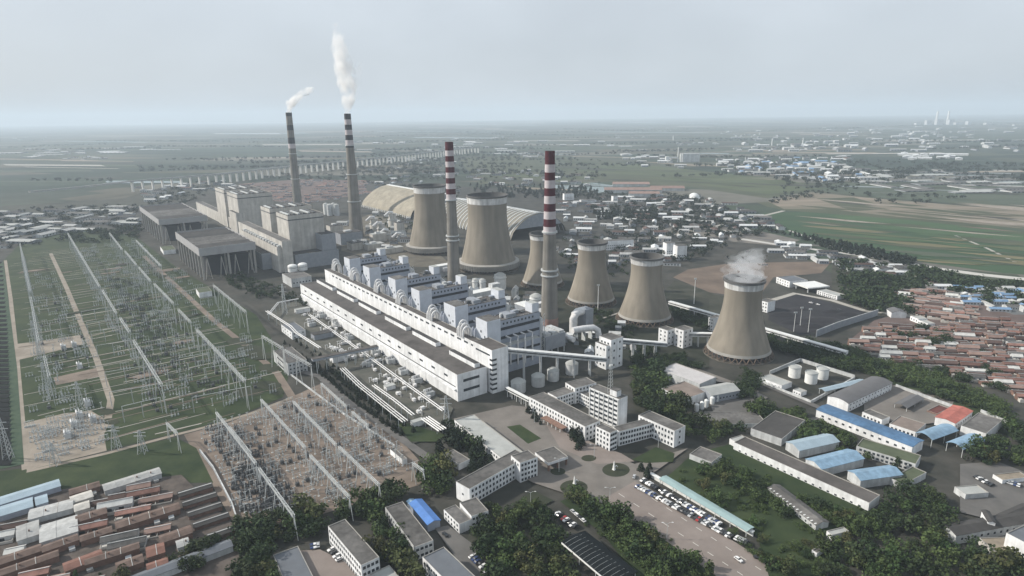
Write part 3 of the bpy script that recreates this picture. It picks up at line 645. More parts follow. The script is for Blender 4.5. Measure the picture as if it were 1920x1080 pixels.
for k, (px, py, r_, h_, lab) in enumerate([(1005,580,7,16,'round pale silo left of the nearest chimney'),(938,541,7.5,18,'round white silo with a conical cap before the largest cooling tower'),(892,545,4,15,'slim grey silo left of two before the largest cooling tower'),(905,546,4,15,'slim grey silo right of two before the largest cooling tower'),
        (1037,712,5,9,'squat grey tank under the coal gallery, third from the left'),(1072,700,5.5,9.5,'squat grey tank under the coal gallery, rightmost of four'),(1009,722,5.5,8.5,'squat grey tank under the coal gallery, second from the left'),(972,733,6,8.5,'squat grey tank under the coal gallery, leftmost of four')]):
    t = thing('silo', lab, 'silo' if k < 4 else 'tank', G(px, py), 0, 'silos by the chimneys' if k < 4 else 'tanks under the gallery')
    MB().lathe([(r_, 0), (r_, h_)], 20).build('shell', TANK if k < 4 else PALE, t, True); MB().lathe([(r_+.2, h_), (r_*.5, h_+r_*.35), (.3, h_+r_*.45)], 20).build('cap', RPALE, t, True)
    if k < 4: MB().lathe([(r_+.9, h_*.8), (r_+.9, h_*.8+.5)], 20).build('walkway', STEEL, t, True)
    bb = G(px, py); addfoot([bb+Vector((-r_,-r_,0)), bb+Vector((r_,-r_,0)), bb+Vector((r_,r_,0)), bb+Vector((-r_,r_,0))])
boxy('flue_building', 'white angular flue building at the foot of the middle red and white chimney', 'duct building', 880, 580, 0, [('body', PALE, (0,0,0,40,12,17)), ('roof', TANK, (-.3,-.3,17,40.3,12.3,17.6)), ('raised_end', PALE, (34,2,17.6,46,10,23)), ('base_block', GREYW, (40,0,0,46,12,17))])
boxy('flue_building', 'white flat-roofed flue building left of the middle red and white chimney', 'duct building', 822, 520, 0, [('body', PALE, (0,0,0,30,10,15)), ('roof', TANK, (-.4,-.4,15,30.4,10.4,15.6)), ('side_duct', PIPE, (6,-5,8,22,-.1,13))])
boxy('flue_building', 'grey duct building with pale roof between boiler houses and the nearest chimney', 'duct building', 985, 618, 0, [('body', GREYW, (0,0,0,14,18,24)), ('roof', TANK, (-.3,-.3,24,14.3,18.3,24.6)), ('upper_duct', PIPE, (14,4,18,30,10,23))])
for px, py, top in [(1121,583,534),(1301,570,540)]:
    b = G(px, py); t = thing('floodlight_mast', 'slim pale mast before the small cooling towers' if px < 1200 else 'slim floodlight mast on the scrub behind the small cooling towers', 'light mast', b)
    MB().lathe([(.5, 0), (.3, 30)], 8).build('pole', TANK, t, True); MB().box(-1.5,-.4,29.5,1.5,.4,31).build('lamp_head', STEEL, t)
for px, py in [(1500,612),(1515,623),(1488,622)]:
    t = thing('floodlight_mast', 'floodlight mast on the black coal yard, %s' % {1500:'short one in the middle',1515:'tallest and brightest',1488:'leftmost and dimmest'}[px], 'light mast', G(px, py), 0, 'coal yard masts')
    MB().lathe([(.3, 0), (.2, 20 if px != 1515 else 24)], 8).build('pole', TANK, t, True); MB().box(-1.6,-.3,19.6 if px != 1515 else 23.6,1.6,.3,21 if px != 1515 else 25).build('lamp_head', STEEL, t)

# ------------------------------------------------------------------ second plant: air coolers and boiler blocks
def air_cooler(label, A, B, Cc, h, fas):
    b, rz, Lx, Ly = frame3(A, B, Cc, h, PLANT); t = thing('air_cooled_condenser', label, 'air cooler', b, rz, 'air coolers')
    w_ = MB()
    for q in [(0,0,Lx,.5),(0,Ly-.5,Lx,Ly),(0,.5,.5,Ly-.5),(Lx-.5,.5,Lx,Ly-.5)]: w_.box(q[0], q[1], h-fas, q[2], q[3], h)
    w_.build('wind_wall', PALE if 0 else mat('wind_wall', (.31,.31,.315), .8, .1, .1), t)
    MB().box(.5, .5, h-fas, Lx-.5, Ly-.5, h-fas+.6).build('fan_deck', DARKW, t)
    n = 8
    for k in range(n):
        y0 = .8 + (Ly-1.6)*k/n; y1 = .8 + (Ly-1.6)*(k+1)/n; r_ = MB()
        r_.quad((1,y0,h-2.2),(Lx-1,y0,h-2.2),(Lx-1,(y0+y1)/2,h-.6),(1,(y0+y1)/2,h-.6)); r_.quad((1,(y0+y1)/2,h-.6),(Lx-1,(y0+y1)/2,h-.6),(Lx-1,y1,h-2.2),(1,y1,h-2.2)); r_.build('cooling_fins', RGREY if k in (2,3,4) else RDARK, t)
    for k in range(9):
        for x_ in (2.5, Lx*.5, Lx-2.5):
            y_ = 2.5 + (Ly-5)*k/8; MB().lathe([(1.5, 0), (1.5, h-fas)], 10, x_, y_).build('column', CONC, t, True)
    for k in range(4):
        x_ = Lx*(k+.5)/4; f = MB(); f.bar((x_-4,3,0),(x_,3,h-fas-4),.9); f.bar((x_+4,3,0),(x_,3,h-fas-4),.9); f.build('brace', CONC, t)
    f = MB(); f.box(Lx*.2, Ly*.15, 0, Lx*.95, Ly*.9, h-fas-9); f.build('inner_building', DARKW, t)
    addfoot([b, b+Vector((math.cos(rz),math.sin(rz),0))*Lx, b+Vector((math.cos(rz),math.sin(rz),0))*Lx + E1*Ly, b+E1*Ly])
air_cooler('nearer air cooler, a grey box roof on tall columns beside the switchyard', (325,435), (372,466), (476,452), 45, 11)
air_cooler('farther air cooler, a brown-grey box roof on tall columns beyond the other one', (263,386), (297,412), (387,403), 45, 10)
def block(label, A, B, Cc, h, cat='boiler house', D=None, Ln=None, band=True, roof=RDARK, wall=CREAM, wall2=None, par=.7, name='boiler_block'):
    t, Lx, Ly = bld(name, label, cat, A, B, Cc, h, wall, roof, ang=PLANT, D=D, Ln=Ln, group='boiler blocks of the second plant', par=par)
    if band:
        MB().box(-.2, -.2, h-7.5, Lx+.05, Ly+.05, h-5.8).build('dark_band', DSTEEL, t)
        for k in range(6): MB().box(3+k*(Lx-8)/6, Ly*.15, h-.3, 6+k*(Lx-8)/6, Ly*.85, h+1.4).build('roof_vent', DSTEEL if k % 2 else STEEL, t)
    return t, Lx, Ly
block('nearest tall cream boiler block with a grey shaded end wall and a crowded roof', (520,397), (539,405), (598,396), 75)
block('cream boiler block half hidden left of the nearest tall one', (488,386), (505,392), (575,382), 75)
block('far cream boiler block with a white vent cluster on its roof', (430,359), (444,366), (500,358), 75)
block('farthest cream boiler block at the left of the second plant', (408,351), (419,357), (480,350), 75)
block('cream coal bunker bay before the nearest tall boiler blocks', (468,413), (528,453), (546,449), 45, D=14, band=False, roof=RGREY, name='bunker_bay', cat='bunker bay')
t, lx, ly = block('cream turbine hall with roof vents in front of the nearest boiler blocks', (461,430), (519,464), (538,462), 37, D=13, band=False, roof=RGREY, name='plant_hall', cat='turbine hall')
for k in range(14): MB().box(2, ly*(k+.2)/14, 36.5, lx-2, ly*(k+.65)/14, 39).build('roof_vent', PALE, t)
block('low blue-grey hall before the cream turbine hall', (470,460), (490,476), (520,470), 24, D=26, Ln=80, band=False, wall=GREYW, name='plant_hall', cat='turbine hall')
block('cream bunker bay before the far boiler blocks', (372,378), (436,410), (452,407), 22, D=14, band=False, roof=RGREY, name='bunker_bay', cat='bunker bay')
block('slim cream lift tower before the far boiler blocks', (434,394), (442,400), (457,397), 42, band=False, name='lift_tower', cat='lift tower')
block('grey annex stepping down behind the nearest tall boiler block', (590,432), (602,440), (622,436), 46, band=False, wall=GREYW, name='plant_annex', cat='annex', D=22, Ln=45)
block('grey low block under the nearest tall boiler block', (541,470), (553,478), (622,470), 22, band=False, wall=GREYW, name='plant_annex', cat='annex', D=66, Ln=30)
t, lx, ly = bld('water_house', 'grey house carrying two domed white tanks beside the second plant', 'water house', (535,512), (546,523), (580,515), 12, PALE, RGREY, ang=PLANT, bc=(1,6,1.8,1.8))
for px, py, s in [(549,508,'left'),(568,505,'right')]:
    q = G(px, py, 12); o = thing('storage_tank', '%s one of two domed white tanks on the grey water house' % s, 'tank', (q.x, q.y, 11.4))
    MB().lathe([(6.2, 0), (6.2, 8)], 24).build('shell', TANK, o, True); MB().lathe([(6.3, 8), (4.5, 9.3), (2, 10), (.2, 10.2)], 24).build('dome', TANK, o, True); MB().lathe([(6.3, 5), (6.3, 5.4)], 24).build('stripe', DSTEEL, o)
for k, (px, py) in enumerate([(612,402),(619,404),(626,402),(632,404)]):
    t = thing('silo', 'white ash silo, %s from the left of the row of four behind the second plant' % ORD[k], 'silo', G(px, py), 0, 'ash silos'); MB().lathe([(6, 0), (6, 24)], 16).build('shell', TANK if k % 2 == 0 else PALE, t, True); MB().lathe([(6.2, 24), (1, 27)], 16).build('cap', RPALE, t, True)
for k, (px, py, r_, h_) in enumerate([(703,434,9,26),(716,441,8,22),(737,428,9,30),(728,447,7,14),(752,452,7,12)]):
    t = thing('absorber_vessel', 'tan round gas-washing vessel by the black and white chimney, %s from the left' % ORD[k], 'vessel', G(px, py), 0, 'gas-washing vessels'); MB().lathe([(r_, 0), (r_, h_*.6), (r_*.8, h_*.7), (r_*.8, h_)], 20).build('shell', CREAM, t, True)
    MB().lathe([(r_+1, h_*.58), (r_+1, h_*.61)], 20).build('walkway', STEEL, t, True); MB().tube([(0,0,h_-2),(0,0,h_+2),(-6,-4,h_+3),(-14,-8,h_-4)], 2.2, 10).build('duct', PIPE, t, True)
for k, (px, py, L_, W_, h_) in enumerate([(690,470,30,16,9),(715,478,40,14,8),(700,455,26,14,14),(640,460,40,26,20),(660,470,20,20,12),(745,440,16,12,22),(620,440,26,20,16)]):
    boxy('service_building', 'tan service building by the black and white chimney, %s' % ['long low one nearest','widest one','middle one','dark wide one to the left','small square one','tall one at the right','farthest one at the left'][k], 'service building', px, py, 0, [('wall', CREAM if k != 3 else GREYW, (0,0,0,L_,W_,h_)), ('roof', RPALE if k < 3 else RDARK, (-.3,-.3,h_,L_+.3,W_+.3,h_+.5)), ('roof_plant', PALE, (L_*.3,W_*.3,h_+.5,L_*.6,W_*.7,h_+3))], 'service buildings by the chimney')

# ------------------------------------------------------------------ coal sheds (vaults)
def vault(label, A, B, span, rise, hw, M, ribs, ridge_mat):
    a, b = G(*A, 2), G(*B, 2); Ly = (a-b).dot(E1); t = thing('coal_shed', label, 'coal shed', (b.x, b.y, 0), PLANT-R(90), 'vaulted coal sheds')
    n = 24; pr = [(span*k/n, 2 + 5*min(1,k,n-k) + (rise-5)*(1-(2*k/n-1)**2)**.92) for k in range(n+1)]
    f = MB()
    for k in range(n):
        (x1,z1),(x2,z2) = pr[k], pr[k+1]; f.quad((x1,0,z1),(x2,0,z2),(x2,Ly,z2),(x1,Ly,z1)); f.quad((x1,0,z1-.8),(x2,0,z2-.8),(x2,Ly,z2-.8),(x1,Ly,z1-.8)); f.quad((x1,0,z1-.8),(x2,0,z2-.8),(x2,0,z2),(x1,0,z1))
    f.build('roof', M, t, True)
    g = MB(); g.poly([(x,Ly-.2,z-.5) for x, z in pr]); g.build('end_wall', CREAM, t)
    g = MB(); hi = [(x, z-.5) for x, z in pr if z > 2+rise*.3]; g.poly([(x,.4,z) for x, z in hi]); g.build('end_wall', GREYW, t)
    for k in range(ribs):
        y = Ly*(k+.5)/ribs; g = MB(); g.tube([(x,y,z+.5) for x, z in pr], .9, 5); g.build('rib', TANK, t)
    g = MB(); g.box(span*.5-4, .5, 2+rise+.1, span*.5+4, Ly-.5, 2+rise+1.6); g.build('ridge_vent', ridge_mat, t)
    for k in range(26):
        MB().box(-1, Ly*(k+.3)/26, 0, .8, Ly*(k+.6)/26, 5).build('buttress', PALE, t)
    addfoot([b, b+E2*span, b+E2*span+E1*Ly, b+E1*Ly])
vault('tan vaulted coal shed behind the farthest cooling tower', (679,386), (769,409), 150, 46, 5, VAULT, 0, TANK)
vault('white ribbed vaulted coal shed behind the small cooling towers', (850,408), (958,449), 130, 40, 5, mat('grey_vault_roof', (.19,.178,.15), .8, .1, .06), 24, PALE)
def PX(p):
    q = Vector(p) - EYE; w_ = q.dot(FWD); return 960 + FPX*q.dot(RT)/w_, 540 - FPX*q.dot(UP)/w_
# ------------------------------------------------------------------ offices and plaza
OG = 'white office wings'
bld('office_wing', 'long white three-storey office wing with a red-brown porch', 'office building', (992,744), (1097,800), (1132,792), 11.5, WHITE, RGREY, ab=(3,19,1.3,1.7,.02,.03), bc=(3,4,1.4,1.7))
W1 = bpy.data.objects['office_wing']
for k in range(5):
    MB().lathe([(.35,0),(.35,3.6)], 8, -4.6, 20+k*4.4).build('porch_column', TANK, W1)
MB().box(-5.4, 17.5, 3.6, -.15, 40, 4.3).build('porch_roof', BRICK, W1); MB().box(-6, 17, .15, -.15, 40.5, .5).build('porch_step', BRICK, W1)
bld('office_wing', 'raised flat-roofed white block behind the long office wing', 'office building', (1060,717), (1078,728), (1112,714), 13, WHITE, RGREY, ab=[(1,3,1.6,1.5,.1,.1,.7,1)], bc=(4,6,1.4,1.6))
bld('office_wing', 'lower white block joining the raised block and the long office wing', 'office building', (1027,736), (1044,745), (1077,734), 10, WHITE, RGREY, bc=(3,6,1.4,1.6))
bld('office_wing', 'short white link block left of the office tower', 'office building', (1085,735), (1106,746), (1116,742), 9, WHITE, RGREY, ab=(3,5,1.4,1.5))
t, lx, ly = bld('office_tower', 'six-storey white office tower with ribbon windows, a roof house and a lattice mast above it', 'office building', (1105,726), (1161,749), (1182,744), 23, WHITE, RGREY, ab=(6,6,3.6,1.6,.03,.03,.05,1))
for k in range(7): MB().box(-.5, ly*(.03+.94*k/6)-.2, 1, -.02, ly*(.03+.94*k/6)+.2, 22.6).build('pier', TANK, t)
MB().box(2, 4, 22.3, lx*.75, ly*.36, 27).build('roof_house', WHITE, t); MB().box(1.8, 3.8, 27, lx*.77, ly*.37, 27.4).build('roof_house_roof', RGREY, t)
f = MB(); mxx, mxy = lx*.45, ly*.42
for s, u in ((-1,-1),(1,-1),(1,1),(-1,1)): f.bar((mxx+s*1.4, mxy+u*1.4, 22.3), (mxx+s*.25, mxy+u*.25, 58), .22)
for k in range(14):
    z = 23+k*2.5; r_ = 1.4-1.15*(z-22.3)/35.7
    f.bar((mxx-r_,mxy-r_,z),(mxx+r_,mxy-r_,z+2),.14); f.bar((mxx-r_,mxy+r_,z),(mxx-r_,mxy-r_,z+2),.14)
f.build('lattice_mast', STEEL, t); MB().lathe([(1.6,0),(1.6,1.2)], 12, mxx, mxy).build('dish_platform', STEEL, t, loc=(0,0,43))
bld('office_wing', 'white corner block of the angled office building, facing the plaza', 'office building', (1117,799), (1144,812), (1162,808), 14, WHITE, RGREY, ab=(4,4,1.3,1.7), bc=(4,3,1.8,1.6))
bld('office_wing', 'shaded white connecting wing of the angled office building', 'office building', (1149,800), (1161,809), (1222,789), 11, WHITE, RGREY, bc=(3,12,1.5,1.8,.02,.06))
bld('office_wing', 'white right-hand wing of the angled office building', 'office building', (1197,778), (1265,808), (1288,799), 12.5, WHITE, RGREY, ab=(3,11,1.3,1.8,.02,.04), bc=(3,1,1.4,1.5,.2,.2))
bld('front_office', 'white office building on the near side of the plaza, its windowed long side in shade', 'office building', (855,903), (880,917), (1008,862), 11, WHITE, RGREY, ab=[(1,1,1.2,1.2)], bc=(3,17,1.4,1.7,.02,.02), D=None)
bld('front_office', 'taller square block at the plaza end of the near office building', 'office building', (958,854), (975,868), (1008,857), 13.5, WHITE, RGREY, ab=[(1,3,1.3,1.4,.1,.1,.7,1)], bc=(4,5,1.4,1.6))
bld('workshop', 'long low pale-roofed white building facing the trees left of the plaza', 'workshop', (852,787), (950,867), (985,850), 7, WHITE, RPALE, ab=(2,22,1.5,1.5,.02,.02))
t, lx, ly = bld('gatehouse', 'flat grey gate canopy spanning the entrance on the plaza', 'gatehouse', (1003,848), (1028,868), (1064,855), 7, WHITE, RGREY, z0=5.2, par=.4)
for q in ((.8,.8),(lx*.5,.8),(lx-.8,.8),(lx-.8,ly-.8),(.8,ly-.8),(lx*.5,ly-.8)): MB().box(q[0]-.5,q[1]-.5,0,q[0]+.5,q[1]+.5,5.2).build('column', BRICK, t)
t = thing('footbridge', 'white covered footbridge on legs between the stair tower and the office wing', 'footbridge', G(950,742), 0)
o = G(950,742); q = G(993,765)-o
MB().bar(Vector((0,0,6.5)), q+Vector((0,0,6.5)), 2.6, 2.6).build('deck', TANK, t); MB().bar(Vector((0,0,6.6)), q+Vector((0,0,6.6)), 2.75, .9).build('window_strip', GLASS, t)
for k in range(5):
    for s in (-1,1): MB().lathe([(.3,0),(.3,5.2)], 8, q.x*(k+.5)/5+s*1, q.y*(k+.5)/5).build('leg', TANK, t)
bld('hut', 'small white hut with dark windows among the trees left of the plaza', 'hut', (830,851), (860,870), (875,857), 4.5, WHITE, RGREY, ab=(1,4,1.2,1.6))
bld('hut', 'narrow white hut at the corner of the brown gravel switchyard', 'hut', (731,842), (755,862), (762,858), 4, WHITE, RGREY)
DG = 'dormitory blocks'
bld('dormitory', 'white three-storey block with a grey roof at the bottom edge, left of the trees', 'dormitory', (615,986), (677,1060), (712,1045), 11, WHITE, RGREY, ab=(3,15,1.4,1.6,.02,.02), bc=(3,4,1.5,1.6))
bld('dormitory', 'grey-roofed two-storey block right of the tree clump at the bottom', 'dormitory', (722,951), (777,1026), (813,1013), 8, PALE, RGREY, ab=(2,12,1.4,1.5), bc=(2,4,1.6,1.5))
bld('dormitory', 'white block with a bluish grey roof cut by the bottom edge', 'dormitory', (792,1044), (850,1103), (893,1082), 9, WHITE, mat('bluish_roof', (.12,.132,.15), .9, .15, .1), ab=(2,12,1.4,1.5))
bld('annex_house', 'low white house with a brown-grey roof before the near office building', 'house', (832,955), (861,983), (885,974), 6, WHITE, RGREY, ab=(2,5,1.3,1.3))
bld('annex_house', 'darker grey-roofed wing right of the low white house before the near office building', 'house', (862,942), (884,968), (915,956), 7, WHITE, RGREY, bc=(2,5,1.3,1.3))
bld('blue_shed', 'bright blue-roofed shed between the grey block and the low white house', 'shed', (768,944), (802,984), (823,973), 4.5, BLUEW, mat('bright_blue_roof', (.08,.19,.46), .5, .15, .2), kind='gable')
bld('blue_shed', 'small pale blue hut beside the bright blue-roofed shed', 'shed', (763,940), (772,950), (784,946), 4, BLUEW, RLBLUE, kind='gable')
bld('garage', 'low flat grey-roofed garage at the bottom edge, left of the paved yard', 'garage', (512,1040), (538,1100), (590,1086), 4, PALE, mat('bluish_roof', ()))
bld('garage', 'pale flat roof at the bottom edge between the two dormitories', 'garage', (694,1076), (712,1098), (748,1080), 5, PALE, RPALE)
# solar car canopy
t, lx, ly = bld('solar_canopy', 'dark solar canopy with pale seams above a car park at the bottom edge', 'carport', (1056,1017), (1150,1096), (1187,1068), 5.5, WHITE, mat('solar_panel', (.007,.010,.012), .8, .3, .1, spec=.12), kind='arch', open_=True, rise=.8, over=.6)
for k in range(13):
    y = ly*(k+.5)/13; f = MB(); f.tube([(lx*u-.3, y, 5.5+.8*(1-(2*u-1)**2)+.27) for u in (0,.25,.5,.75,1)], .05, 4); f.build('seam', STEEL, t)
MB().box(-.75, -.5, 4.6, -.6, ly+.5, 5.6).build('fascia', TANK, t)
# bicycle canopy and car row wall
t, lx, ly = bld('bicycle_canopy', 'long pale teal canopy on posts along the garden, right of the parked cars', 'canopy', (1237,898), (1400,996), (1411,988), 3.6, WHITE, mat('teal_canopy', (.27,.37,.375), .5, .1, .2), kind='gable', open_=True, rise=.4)
p0, p1 = G(1219,894), G(1412,1006)
t = thing('boundary_wall', 'white wall between the parked cars and the teal canopy', 'wall', p0); MB().bar(Vector((0,0,1.3)), p1-p0+Vector((0,0,1.3)), .6, 2.6).build('wall', TANK, t); MB().bar(Vector((0,0,2.8)), p1-p0+Vector((0,0,2.8)), 2.4, .25).build('coping', TANK, t)
for px, py, h, lab in [(1151,883,7,'white pointed monument on the large round bed in the plaza'),(1077,910,6.5,'white pointed monument on the round bed near the front office')]:
    t = thing('monument', lab, 'monument', G(px, py)); MB().box(-2.6,-2.6,0,2.6,2.6,.7).build('plinth', PALE, t); MB().lathe([(1.3,.7),(.9,2),(.35,h-1.2),(.05,h)], 4).build('obelisk', TANK, t)
    MB().tube([(0,0,2.5),(1.5,.3,3.6),(2.3,.3,2.6)], .3, 6).build('sculpted_arm', TANK, t)
for px, py, lab in [(1143,944,'by the avenue corner'),(1250,1012,'halfway along the avenue'),(1048,887,'on the small bed by the gate canopy'),(1114,860,'on the small bed before the office corner'),(995,952,'on the lawn before the front office'),(1234,840,'on the lawn under the right-hand wing'),(1002,795,'before the long office wing')]:
    t = thing('street_lamp', 'slim double-armed street lamp %s' % lab, 'street lamp', G(px, py)); MB().lathe([(.16,0),(.09,10)], 8).build('pole', STEEL, t)
    for s in (-1, 1): MB().tube([(0,0,9.6),(s*1.2,0,10.3),(s*2.6,0,10.4)], .08, 6).build('arm', STEEL, t); MB().box(s*2.6-.5,-.2,10.3,s*2.6+.5,.2,10.5).build('lamp_head', TANK, t)

# ------------------------------------------------------------------ the right-hand compounds
bld('warehouse', 'large grey barrel-roofed warehouse with a white end wall and a row of small windows', 'warehouse', (1552,743), (1591,757), (1679,720), 7, WHITE, mat('slate_roof', (.115,.115,.12), .85, .12, .1), kind='arch', ridge='x', rise=1.6, bc=(2,14,1.2,1,.02,.02))
bld('long_shed', 'long white shed with a deep blue roof below the grey warehouse', 'shed', (1531,768), (1711,838), (1731,826), 6.5, WHITE, RBLUE, kind='gable', ab=(1,12,1.8,1.3), rise=1)
bld('store_house', 'small white house with four round-topped windows behind the blue-roofed shed', 'house', (1617,772), (1654,787), (1668,781), 5, WHITE, RGREY, ab=(1,5,1.3,1.5))
bld('store_house', 'white flat house with five windows left of the arched blue canopy', 'house', (1668,794), (1717,810), (1742,796), 5, WHITE, mat('brown_flat_roof', (.20,.165,.145), .95, .2, .1), ab=(1,6,1.3,1.5))
bld('open_shed', 'dark grey open shed roof in the middle of the depot yard', 'shed', (1677,757), (1701,765), (1740,750), 4, WHITE, mat('slate_roof', ()), kind='gable', open_=True, ridge='x')
bld('red_shed', 'white shed with a bright red roof in the depot', 'shed', (1754,782), (1791,794), (1834,774), 6, WHITE, RRED, kind='gable', ridge='x', rise=1, bc=(1,7,1,1))
bld('warehouse', 'flat grey-roofed white warehouse right of the red-roofed shed', 'warehouse', (1802,798), (1849,813), (1891,790), 7, WHITE, RGREY)
bld('arched_canopy', 'arched light blue canopy left of the other one below the red-roofed shed', 'canopy', (1718,812), (1748,825), (1787,804), 6, WHITE, RLBLUE, kind='arch', open_=True, ridge='x', rise=2)
bld('arched_canopy', 'arched light blue canopy right of the other one, nearest the trees', 'canopy', (1775,830), (1806,843), (1842,824), 6, WHITE, RLBLUE, kind='arch', open_=True, ridge='x', rise=2)
bld('brown_stack', 'low dark red stack of goods beside the red-roofed shed', 'goods stack', (1738,769), (1758,776), (1778,764), 2, BRICK, mat('dark_red_cover', (.11,.04,.035), .9))
bld('light_blue_shed', 'light blue gabled shed with a pale ridge, farthest left of the three', 'shed', (1474,829), (1499,845), (1556,818), 5.5, PALE, mat('pale_blue_roof', (.29,.37,.43), .5, .12, .15), kind='gable', ridge='x', group='three light blue sheds')
bld('light_blue_shed', 'light blue gabled shed, middle one of the three', 'shed', (1511,861), (1541,880), (1601,849), 5.5, PALE, RLBLUE, kind='gable', ridge='x', group='three light blue sheds')
bld('light_blue_shed', 'light blue gabled shed, nearest the viewer of the three', 'shed', (1590,883), (1614,901), (1664,871), 5.5, PALE, RLBLUE, kind='gable', ridge='x', group='three light blue sheds')
bld('long_store', 'long dark-roofed white store running down through the garden trees', 'store', (1376,829), (1630,943), (1655,930), 6, WHITE, RBROWN, ab=[(1,18,1.4,1.0,.03,.03,.1,.5)])
bld('garage_row', 'two-storey house with a mossy green roof below the blue-roofed shed', 'house', (1606,836), (1717,870), (1736,856), 6, PALE, mat('mossy_roof', (.075,.09,.055), .95, .25, .1), ab=(2,12,1.5,1.5))
bld('flat_house', 'flat mossy roof with pale edges between trees right of the light blue sheds', 'house', (1669,896), (1695,908), (1732,883), 4.5, PALE, mat('mossy_roof', ()))
bld('flat_house', 'dark flat-roofed house left of the light blue sheds', 'house', (1408,803), (1466,823), (1522,791), 5.5, PALE, RDARK)
bld('flat_house', 'grey-roofed house standing alone behind the garden lawn', 'house', (1293,851), (1334,867), (1355,852), 4.5, PALE, RGREY)
bld('flat_house', 'white-edged house at the upper end of the long dark-roofed store', 'house', (1368,822), (1410,846), (1426,835), 5, WHITE, RPALE)
bld('workshop_hall', 'white-walled hall with a bright pale roof below the nearest cooling tower', 'workshop', (1236,692), (1312,720), (1341,706), 8, PALE, mat('bright_roof', (.46,.445,.445), .7, .1, .2))
bld('workshop_hall', 'grey gabled shed right of the bright-roofed hall', 'workshop', (1310,727), (1334,742), (1366,720), 7, GREYW, RPALE, kind='gable', ridge='x', bc=(1,8,1.2,1.4))
bld('workshop_hall', 'roofless-looking white block with a brown flat roof below the bright-roofed hall', 'workshop', (1241,728), (1284,748), (1322,731), 7, WHITE, mat('brown_flat_roof', ()))
bld('low_store', 'long low grey store beside the white lime silos', 'store', (1310,772), (1325,795), (1405,755), 3.5, PALE, RGREY)
for k, (px, py) in enumerate([(1306,772),(1316,768),(1324,764),(1335,759),(1343,754),(1350,752)]):
    t = thing('silo', 'small white lime silo, %s from the left below the bright-roofed hall' % ORD[k], 'silo', G(px, py), 0, 'lime silos'); MB().lathe([(1.7,1),(1.7,6)], 12).build('shell', TANK, t, True); MB().lathe([(1.7,6),(.3,7)], 12).build('cap', TANK, t, True); MB().lathe([(1.2,0),(1.2,1)], 8).build('leg_ring', STEEL, t)
for k, (px, py, lab) in enumerate([(1489,706,'leftmost of the three white oil tanks in the walled yard'),(1520,717,'white oil tank nearest the viewer of the three in the walled yard'),(1541,709,'right rear one of the three white oil tanks in the walled yard')]):
    t = thing('oil_tank', lab, 'tank', G(px, py), 0, 'oil tanks'); MB().lathe([(4.8,0),(4.8,8.6)], 28).build('shell', TANK, t, True); MB().lathe([(4.9,8.6),(3,9.2),(.2,9.5)], 28).build('roof', RPALE, t, True); MB().lathe([(4.9,8.3),(5.1,8.3),(5.1,9.4),(5.05,9.4)], 28, cap0=False, cap1=False).build('railing', STEEL, t, True)
def wall(label, pts, h, M=PALE, name='boundary_wall', th=.5):
    P = [G(x, y) for x, y in pts]; t = thing(name, label, 'wall', P[0])
    for a, c in zip(P[:-1], P[1:]):
        MB().bar(a-P[0]+Vector((0,0,h/2)), c-P[0]+Vector((0,0,h/2)), th, h).build('wall_panel', M, t)
        MB().bar(a-P[0]+Vector((0,0,h+.1)), c-P[0]+Vector((0,0,h+.1)), th+.2, .2).build('coping', PALE, t)
wall('white wall round the back of the oil tank yard', [(1443,702),(1500,678),(1602,710)], 3)
wall('white wall along the front of the oil tank yard', [(1412,712),(1470,737),(1520,757),(1602,712)], 2.5)
wall('long white boundary wall beside the trees behind the depot', [(1679,727),(1740,750),(1800,772)], 3)
wall('long white boundary wall right of the red-roofed shed', [(1838,775),(1890,797)], 3)
wall('grey retaining wall along the near edge of the coal yard', [(1530,632),(1570,616),(1645,592)], 7, GREYW)
wall('grey wall between the meadow and the brown gravel switchyard', [(375,848),(400,880),(436,950),(446,982)], 2.2, GREYW)
wall('white wall along the works road below the pipe yard', [(540,700),(640,775),(740,838)], 1.4, PALE)
bld('store_house', 'low white house at the left corner of the oil tank yard', 'house', (1424,707), (1466,723), (1480,714), 4.5, WHITE, RPALE, ab=(1,6,1.2,1.2))
bld('store_house', 'tiny white house beside the front wall of the oil tank yard', 'house', (1487,730), (1502,736), (1510,731), 3.5, WHITE, RPALE, ab=(1,3,1,1))
bld('open_shed', 'thin blue-grey shed roof along the right side of the oil tank yard', 'shed', (1536,729), (1547,734), (1604,708), 4, PALE, mat('pale_blue_roof', ()), kind='gable', ridge='x', open_=True)
# right-hand bottom corner
bld('row_house', 'long dark-roofed house at the lower right', 'house', (1766,985), (1793,1004), (1887,938), 5.5, PALE, RDARK, kind='gable', ridge='x', bc=(1,12,1.2,1.4))
bld('row_house', 'dark-roofed house behind the white gable wall at the lower right', 'house', (1870,965), (1890,975), (1930,950), 5, PALE, RDARK, kind='gable', ridge='x')
bld('gable_wall_house', 'narrow house with a blank white gable wall at the lower right', 'house', (1841,957), (1853,978), (1862,972), 8, WHITE, RDARK, kind='gable')
bld('big_house', 'tall white house cut by the right edge, lower right', 'house', (1887,999), (1935,1024), (1990,990), 11, WHITE, mat('bluish_roof', ()))
bld('flat_house', 'tan flat roof before the tall white house at the right edge', 'house', (1836,1008), (1866,1034), (1888,1000), 4, CREAM, mat('tan_roof', (.24,.205,.16), .9))
bld('grey_cabin', 'grey cabin with a pale flat roof in the car park at the right', 'cabin', (1790,912), (1811,927), (1836,911), 4, PALE, RPALE)
bld('grey_cabin', 'white-roofed cabin at the upper end of the car park at the right', 'cabin', (1862,889), (1880,900), (1907,881), 3.5, WHITE, mat('tan_roof', ()))
bld('white_house', 'white house half lost in the trees in the bottom right corner', 'house', (1838,1046), (1860,1058), (1900,1052), 4, WHITE, RGREY)
